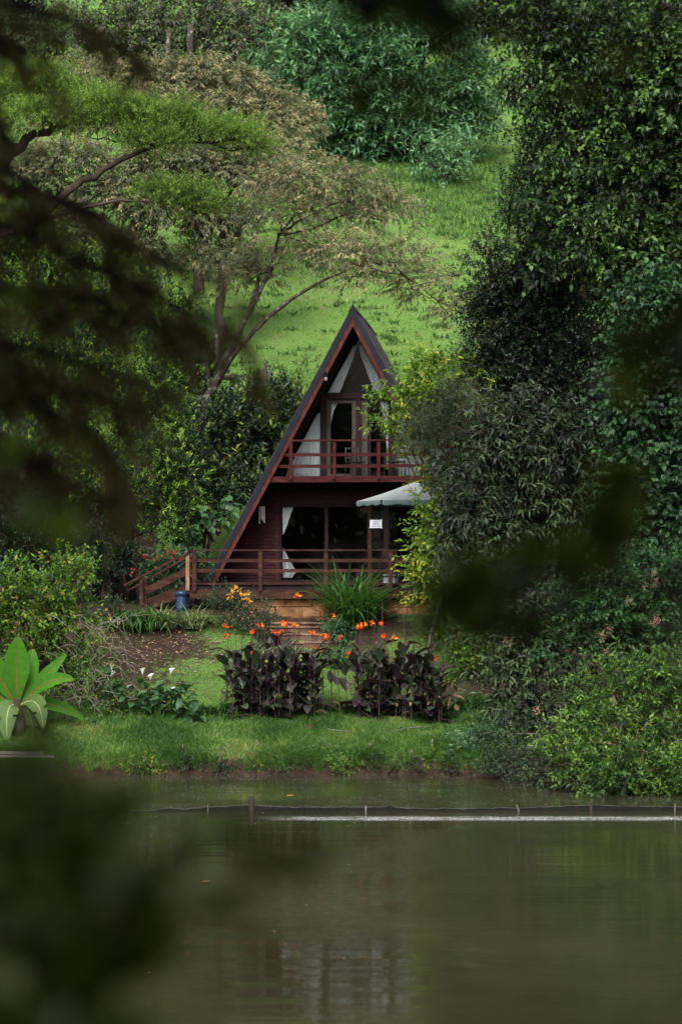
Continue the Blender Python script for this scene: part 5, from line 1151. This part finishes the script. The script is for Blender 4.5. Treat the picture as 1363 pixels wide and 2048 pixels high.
for k in range(40):
    a = P(rng.uniform(1190, 1390), rng.uniform(1480, 1600), rng.uniform(43.8, 45)); a[2] = max(a[2], .1); b = a+np.array([rng.uniform(-.8, .8), rng.uniform(-.5, .3), rng.uniform(-.4, .5)]); b[2] = max(.03, b[2])
    p_, ra = wiggle(a, b, 6, .12, (.006, .003), .05); tw.tube(p_, ra, 4, cap=False)
tag(tw.build('bare_twigs', M['wood_weather'], None, True), 'bare twigs crossing above the water at the right edge', kind='stuff')

# ------------------------------------------------------------------ hillside things
khb = dict(leaf=.42, wid=.13, m=7, tl=.5, dens=1.5, ntw=5, cr=.6, up=.35, ang=62, droop=.15, lvb=.25, lvt=.45, rmin=.7, rough=.25)
plant('hillside_bush', 'huge rounded blue green bush on the hillside', 'bush', [(640,110,100,80),(750,120,120,80),(860,140,110,80),(590,140,60,60),(700,210,110,60),(800,230,110,60),(900,220,80,60),(940,170,50,70),(720,270,90,40),(830,280,90,36),(660,250,60,40),(960,250,30,40),(700,60,100,40),(850,60,100,50)],
      100.5, L['bluegreen'], stems=5, r0=.2, **khb)
plant('hillside_bush', 'small pale blue green bush in front of the huge hillside bush', 'bush', [(880,305,50,30),(920,290,40,26),(860,325,30,20),(900,335,40,18)], 97, L['bluegreen'], stems=3, r0=.08, **{**khb, 'leaf': .3, 'wid': .1, 'lvb': .45})
plant('overgrown_hedge', 'long creeper-covered hedge along the top of the pasture', 'hedge', [(-40,110,90,80),(60,100,80,75),(150,95,80,75),(240,95,70,75),(330,70,60,50),(420,70,60,50),(480,115,60,80),(550,110,60,80),(600,130,40,60),(300,130,40,60,2),(450,170,50,50),(520,190,60,40),(440,60,60,40),(300,60,60,50)],
      113, L['hedge'], 'bark_grey', stems=6, r0=.1, leaf=.32, wid=.13, m=8, tl=.7, dens=1.7, ntw=5, cr=.8, up=0, ang=60, droop=.5, lvb=.35, lvt=.2, rmin=.75, rough=.2)
for px, y0, y1, rr, lab in ((337, 60, 132, .17, 'left of the two bare pale trunks standing before the hedge'), (381, 50, 122, .2, 'right and thicker of the two bare pale trunks before the hedge')):
    stick('tree_stump', lab, [P(px, y1+14, 110.5), P(px-1, (y0+y1)/2, 110.5), P(px+1, y0, 110.5)], [rr*.9, rr*.8, rr*.7], 'bark_lichen', 'trunk', 9)
kft = dict(leaf=.45, wid=.22, m=7, tl=.8, dens=.9, ntw=5, cr=1.0, up=.2, ang=60, lvb=.2, lvt=.4, rmin=.7)
for k, (bl, lab) in enumerate((([(120,-30,120,50),(30,-10,80,50),(-80,0,100,60)], 'dark tree behind the hedge at the far left'), ([(330,-40,120,50),(450,-30,90,45)], 'dark tree rising behind the middle of the hedge'), ([(600,-20,90,50),(720,-40,100,50),(540,-5,60,35)], 'dark tree above the huge hillside bush'), ([(880,-30,100,70),(960,20,70,60),(1010,90,40,50)], 'dark tree right of the huge hillside bush'), ([(1100,-10,100,80),(1200,60,120,120),(1320,60,120,140)], 'dark tree at the top right of the slope'))):
    plant('hilltop_tree', lab, 'tree', bl, 124, L['fardark'], stems=2, r0=.25, **kft)
for px, y0, y1, lab in ((433, 668, 745, 'thin grey fence post behind the forked trunk'), (530, 722, 775, 'weathered split fence post, left of the pair by the log'), (541, 735, 782, 'weathered split fence post, right of the pair by the log')):
    d = 72.5; stick('fence_post', lab, [P(px, y1+14, d), P(px, (y0+y1)/2, d), P(px, y0, d)], [.09 if px > 500 else .06]*2+[.05], 'bark_grey', 'fence post', 7)
stick('fallen_log', 'rotting log lying across the foot of the pasture', [P(440, 752, 73), P(490, 758, 73), P(560, 775, 72.8), P(600, 782, 72.6)], [.11, .14, .15, .1], 'bark_lichen', 'log', 9)
# tufts and stones dotted over the pasture
X = rng.uniform(-7, 14, 480); Y = rng.uniform(74, 112, 480); A = []
for x, y in zip(X, Y):
    n = 22; b = np.array([x, y, H(x, y)]); A.append([b+rng.normal(size=(n, 3))*np.array([.18, .12, .01]), norm(rng.normal(size=(n, 3))*.6+np.array([0, 0, 1])), rng.normal(size=(n, 3)), rng.uniform(.1, .28, n), np.full(n, .06), rng.uniform(0, .5, n)])
o = link('pasture_tufts', leaves_mesh('pasture_tufts', cat_arrays(*A)), L['grass']); tag(o, 'scattered darker tufts in the pasture', kind='stuff')

# ------------------------------------------------------------------ near bank: the trees the photographer stands under
con = empty('conifer', ground_pt(-3.3, 6.2)); tag(con, 'out-of-focus conifer whose dark drooping branches hang in from the left', 'conifer')
cl = -np.array(con.location)
m = MB(); m.tube([(-3.3, 6.2, 1.0), (-3.25, 6.2, 5), (-3.2, 6.2, 9), (-3.2, 6.2, 14)], [.24, .2, .15, .06], 10, rough=.08); o = m.build('trunk', M['bark_dark'], con, True); o.location = tuple(cl)
def conifer_branch(pts, d, dens=26, tlen=.2, dd=0, w=1.0):
    pl = [P(a, b, d+dd*i) for i, (a, b) in enumerate(pts)]; pl = [np.array([-3.25, 6.2, pl[0][2]+.35])]+pl
    m = MB(); m.tube(pl, np.linspace(.025, .005, len(pl)), 6); o = m.build('branch', M['bark_dark'], con, True); o.location = tuple(cl)
    O, D, TL = [], [], []
    for a, b in zip(pl[:-1], pl[1:]):
        ln = np.linalg.norm(b-a); n = max(2, int(ln*dens)); t = rng.random((n, 1)); o_ = a+(b-a)*t
        u = norm(b-a); dr = norm(u*.8+rng.normal(size=(n, 3))*.45+np.array([0, 0, -.75]))
        O.append(o_); D.append(dr); TL.append(tlen*rng.uniform(.5, 1.4, n)*w)
        # secondary twigs
        o2 = o_+dr*TL[-1][:, None]*.5; O.append(o2); D.append(norm(dr+rng.normal(size=(n, 3))*.6)); TL.append(tlen*rng.uniform(.4, .9, n)*w)
    A = twig_leaves(np.concatenate(O), np.concatenate(D), np.concatenate(TL), 26, .035, .012, 50, .15, .2, .35, .3, .25)
    o = link('needle_spray', leaves_mesh('needle_spray', A), L['conifer'], con); o.location = tuple(cl)
for pts, dn in (([(-60,-10),(60,15),(150,45),(220,75),(275,115)], 40), ([(-60,70),(40,90),(90,120)], 40), ([(-60,180),(0,220),(30,300)], 40),
                ([(-60,290),(20,340),(100,390),(180,440),(250,500)], 34), ([(100,390),(200,430),(290,500),(370,540),(430,560)], 30), ([(-60,430),(60,470),(150,520),(260,560),(350,610),(430,640),(510,695)], 46),
                ([(-60,540),(40,600),(100,630),(150,610)], 30), ([(-60,650),(30,690),(110,710),(200,730),(280,760)], 55), ([(-60,740),(40,780),(120,830),(200,870),(250,950)], 55), ([(-60,850),(30,880),(90,920),(150,960)], 70), ([(200,600),(260,650),(300,640),(400,660)], 40), ([(-60,620),(60,740),(160,790),(230,800),(290,820)], 40), ([(20,900),(120,960),(220,1000),(280,1030)], 22)):
    conifer_branch(pts, 6.5, dn*1.0, .15)
# crown above and beyond the frame, shading the near bank
Bc = [(np.array([-3.2, 6.2, 9.5]), np.array([2.2, 2.2, 1.4])), (np.array([-3.2, 6.2, 11.8]), np.array([1.6, 1.6, 1.6])), (np.array([-4.4, 6.0, 6.0]), np.array([1.6, 2, 2.4]))]
o = crown('crown', Bc, L['conifer'], con, leaf=.12, wid=.03, m=14, tl=.5, dens=2.5, ntw=6, cr=.5, up=-.3, droop=.4); o.location = tuple(cl)

shade = empty('overhanging_tree', ground_pt(2.6, -1.5)); tag(shade, 'broad-leaved tree with blurred leaves dangling in front and an unseen crown added for shade', 'tree')
sl = -np.array(shade.location)
m = MB(); m.tube([(2.6, -1.5, 3), (2.5, -1.2, 5.5), (2.0, -.5, 7.6), (1.2, .8, 9.2)], [.3, .25, .2, .12], 10, rough=.08)
m.tube([(2.0, -.5, 7.6), (2.6, 2, 8.0), (2.4, 4, 8.2)], [.12, .08, .04], 8); m.tube([(2.0, -.5, 7.6), (-.5, 1.5, 8.2), (-1.6, 3.5, 8.3)], [.12, .08, .04], 8)
o = m.build('trunk', M['bark_dark'], shade, True); o.location = tuple(sl)
Bs = [(np.array([x, y, z]), np.array([2.2, 2.2, 1.2])) for x, y, z in ((-3, 1, 9), (0, 1.5, 9.4), (3, 1, 9), (-2.5, 5, 9.2), (0.5, 5.5, 9.6), (3.2, 4.5, 9.2), (0, -2.5, 9), (3.5, -2.5, 8.5), (-3.5, -3, 8.5), (5, 2, 7.5), (-5.5, 3, 8))]
o = crown('crown', Bs, L['near'], shade, leaf=.2, wid=.12, m=8, tl=.5, dens=2.2, ntw=6, cr=.6, up=0, droop=.3); o.location = tuple(sl)  # crown out of view, added overhead to shade the hanging leaves
def dangle(spots, d, top, leaf, mat, name='hanging_spray', mult=1.35):
    """a twig from above/side with broad leaves at the listed photo spots"""
    m = MB(); A = []
    for px, py, n, sp in spots:
        n = max(1, int(n*(mult if n > 4 else 1.3)))
        c = P(px, py, d); q, ra = wiggle(top, c, 7, .05, (.006, .003), .05); m.tube(q, ra, 4, cap=False)
        o_ = c+rng.normal(size=(n, 3))*sp/F*d*np.array([1, .6, .8])
        D = norm(rng.normal(size=(n, 3))*.7+np.array([0, 0, -.25])); N = rng.normal(size=(n, 3))+np.array([0, -1, .3])
        A.append([o_-D*leaf*.5, D, N, leaf*rng.uniform(.7, 1.2, n), leaf*.55*rng.uniform(.8, 1.1, n), rng.random(n)])
    if sum(len(a[0]) for a in A) <= 4:
        for a in A:
            a = [q[:1] for q in a]; o = link('leaf', leaves_mesh('leaf', a, OVAL), mat, shade); o.location = tuple(sl)
    else:
        o = link(name, leaves_mesh(name, cat_arrays(*A), OVAL), mat, shade); o.location = tuple(sl)
    o = m.build('hanging_twig', M['bark_dark'], shade, True); o.location = tuple(sl)
tr, tl_, = np.array([.9, 3.2, 6.0]), np.array([-.9, 3.2, 6.0])
sr = np.array([1.2, 3.0, 4.6])
dangle([(950,1195,16,48),(900,1180,9,36),(1030,1150,10,40),(870,1235,3,18),(1000,1235,8,30)], 3.0, sr, .075, L['near'])
dangle([(1220,1030,12,36),(1200,1110,8,30),(1130,1130,8,36),(1230,960,5,20)], 3.0, sr, .075, L['near'])
dangle([(1310,690,12,40),(1350,760,6,28),(1250,745,4,26),(1360,650,5,25)], 3.0, sr, .075, L['near'])
dangle([(1245,655,2,10)], 3.0, sr, .05, L['neargrey'])  # grey leaf colour stands in for a highlight on the dark spray
dangle([(840,10,16,50),(760,0,10,40),(900,40,8,26),(690,5,6,25)], 3.0, tr, .075, L['near'])
for q in [(745,170,5,16),(800,205,5,24),(700,195,5,16),(850,225,5,20),(1160,180,6,14),(1235,115,5,16),(900,100,5,18)]: dangle([q], 3.0, tr, .05, L['near'], mult=1)
lf_ = np.array([-1.6, 3.0, 4.9])
dangle([(45,592,3,16)], 3.0, lf_, .07, L['nearbright'])
dangle([(20,890,3,16),(60,1050,4,30),(150,1075,4,26)], 3.0, lf_, .06, L['nearbright'])
dangle([(45,1005,1,4),(95,1018,1,4)], 3.0, lf_, .035, L['neargrey'])
# near shrub in the lower left corner
nb2 = empty('near_shrub', ground_pt(-1.2, 2.6)); tag(nb2, 'very blurred dark shrub filling the lower left corner', 'shrub')
nl = -np.array(nb2.location)
spots = [(30,1560,14,50),(120,1560,8,45),(60,1640,16,60),(100,1740,18,60),(180,1720,8,40),(60,1840,20,70),(160,1840,16,55),(250,1800,8,40),(80,1950,24,80),(200,1960,20,60),(40,2060,20,80),(180,2060,18,70),(290,1930,7,35),(330,1740,2,30),(330,1860,4,35),(440,1780,2,25),(520,1740,2,25),(600,1720,2,22),(670,1700,1,18),(150,1640,8,45),(250,1660,4,35),(380,1680,3,25),(450,1650,2,18)]
A = []; m = MB()
for px, py, n, sp in spots:
    d = 2.1; c = P(px, py, d); q, ra = wiggle(np.array([-1.25, 2.2, 3.4]), c, 7, .06, (.008, .003), .1); m.tube(q, ra, 4, cap=False)
    n = int(n*1.0); o_ = c+rng.normal(size=(n, 3))*sp/F*d*np.array([1, 1.2, .9]); D = norm(rng.normal(size=(n, 3))*.8+np.array([.4, 0, .2])); N = rng.normal(size=(n, 3))+np.array([0, -1, .6])
    A.append([o_-D*.03, D, N, .058*rng.uniform(.7, 1.3, n), .032*rng.uniform(.8, 1.2, n), rng.random(n)])
o = link('foliage', leaves_mesh('foliage', cat_arrays(*A), OVAL), L['near'], nb2); o.location = tuple(nl)
o = m.build('stems', M['bark_dark'], nb2, True); o.location = tuple(nl)
for i, (x, y, h_, lab) in enumerate(((-9, -14, 9, 'unseen tree added on the near bank for dark reflections, far left behind the photographer'), (-3, -19, 12, 'unseen tree added on the near bank for dark reflections, directly behind the photographer'), (4, -16, 10, 'unseen tree added on the near bank for dark reflections, right behind the photographer'), (11, -13, 11, 'unseen tree added on the near bank for dark reflections, far right behind the photographer'), (-17, -8, 11, 'unseen tree added on the near bank for dark reflections, left end'), (19, -6, 12, 'unseen tree added on the near bank for dark reflections, right end'))):  # unseen trees added behind the camera so the cabin glass reflects dark
    rt = empty('added_bank_tree', ground_pt(x, y)); tag(rt, lab, 'tree', 'unseen trees added for dark reflections'); o_ = tuple(-np.array(rt.location)); gz = float(H(x, y))
    m = MB(); m.tube([(x, y, gz-.3), (x+.2, y, gz+h_*.4), (x, y, gz+h_*.8)], [.35, .28, .15], 9); o = m.build('trunk', M['bark_dark'], rt, True); o.location = o_
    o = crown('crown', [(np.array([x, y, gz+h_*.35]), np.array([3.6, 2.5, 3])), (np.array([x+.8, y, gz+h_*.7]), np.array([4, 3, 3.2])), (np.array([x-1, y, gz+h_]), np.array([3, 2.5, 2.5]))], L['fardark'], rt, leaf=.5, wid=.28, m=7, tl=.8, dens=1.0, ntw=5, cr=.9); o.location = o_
print('veg tris', NL[0], 'objects', len(bpy.data.objects))
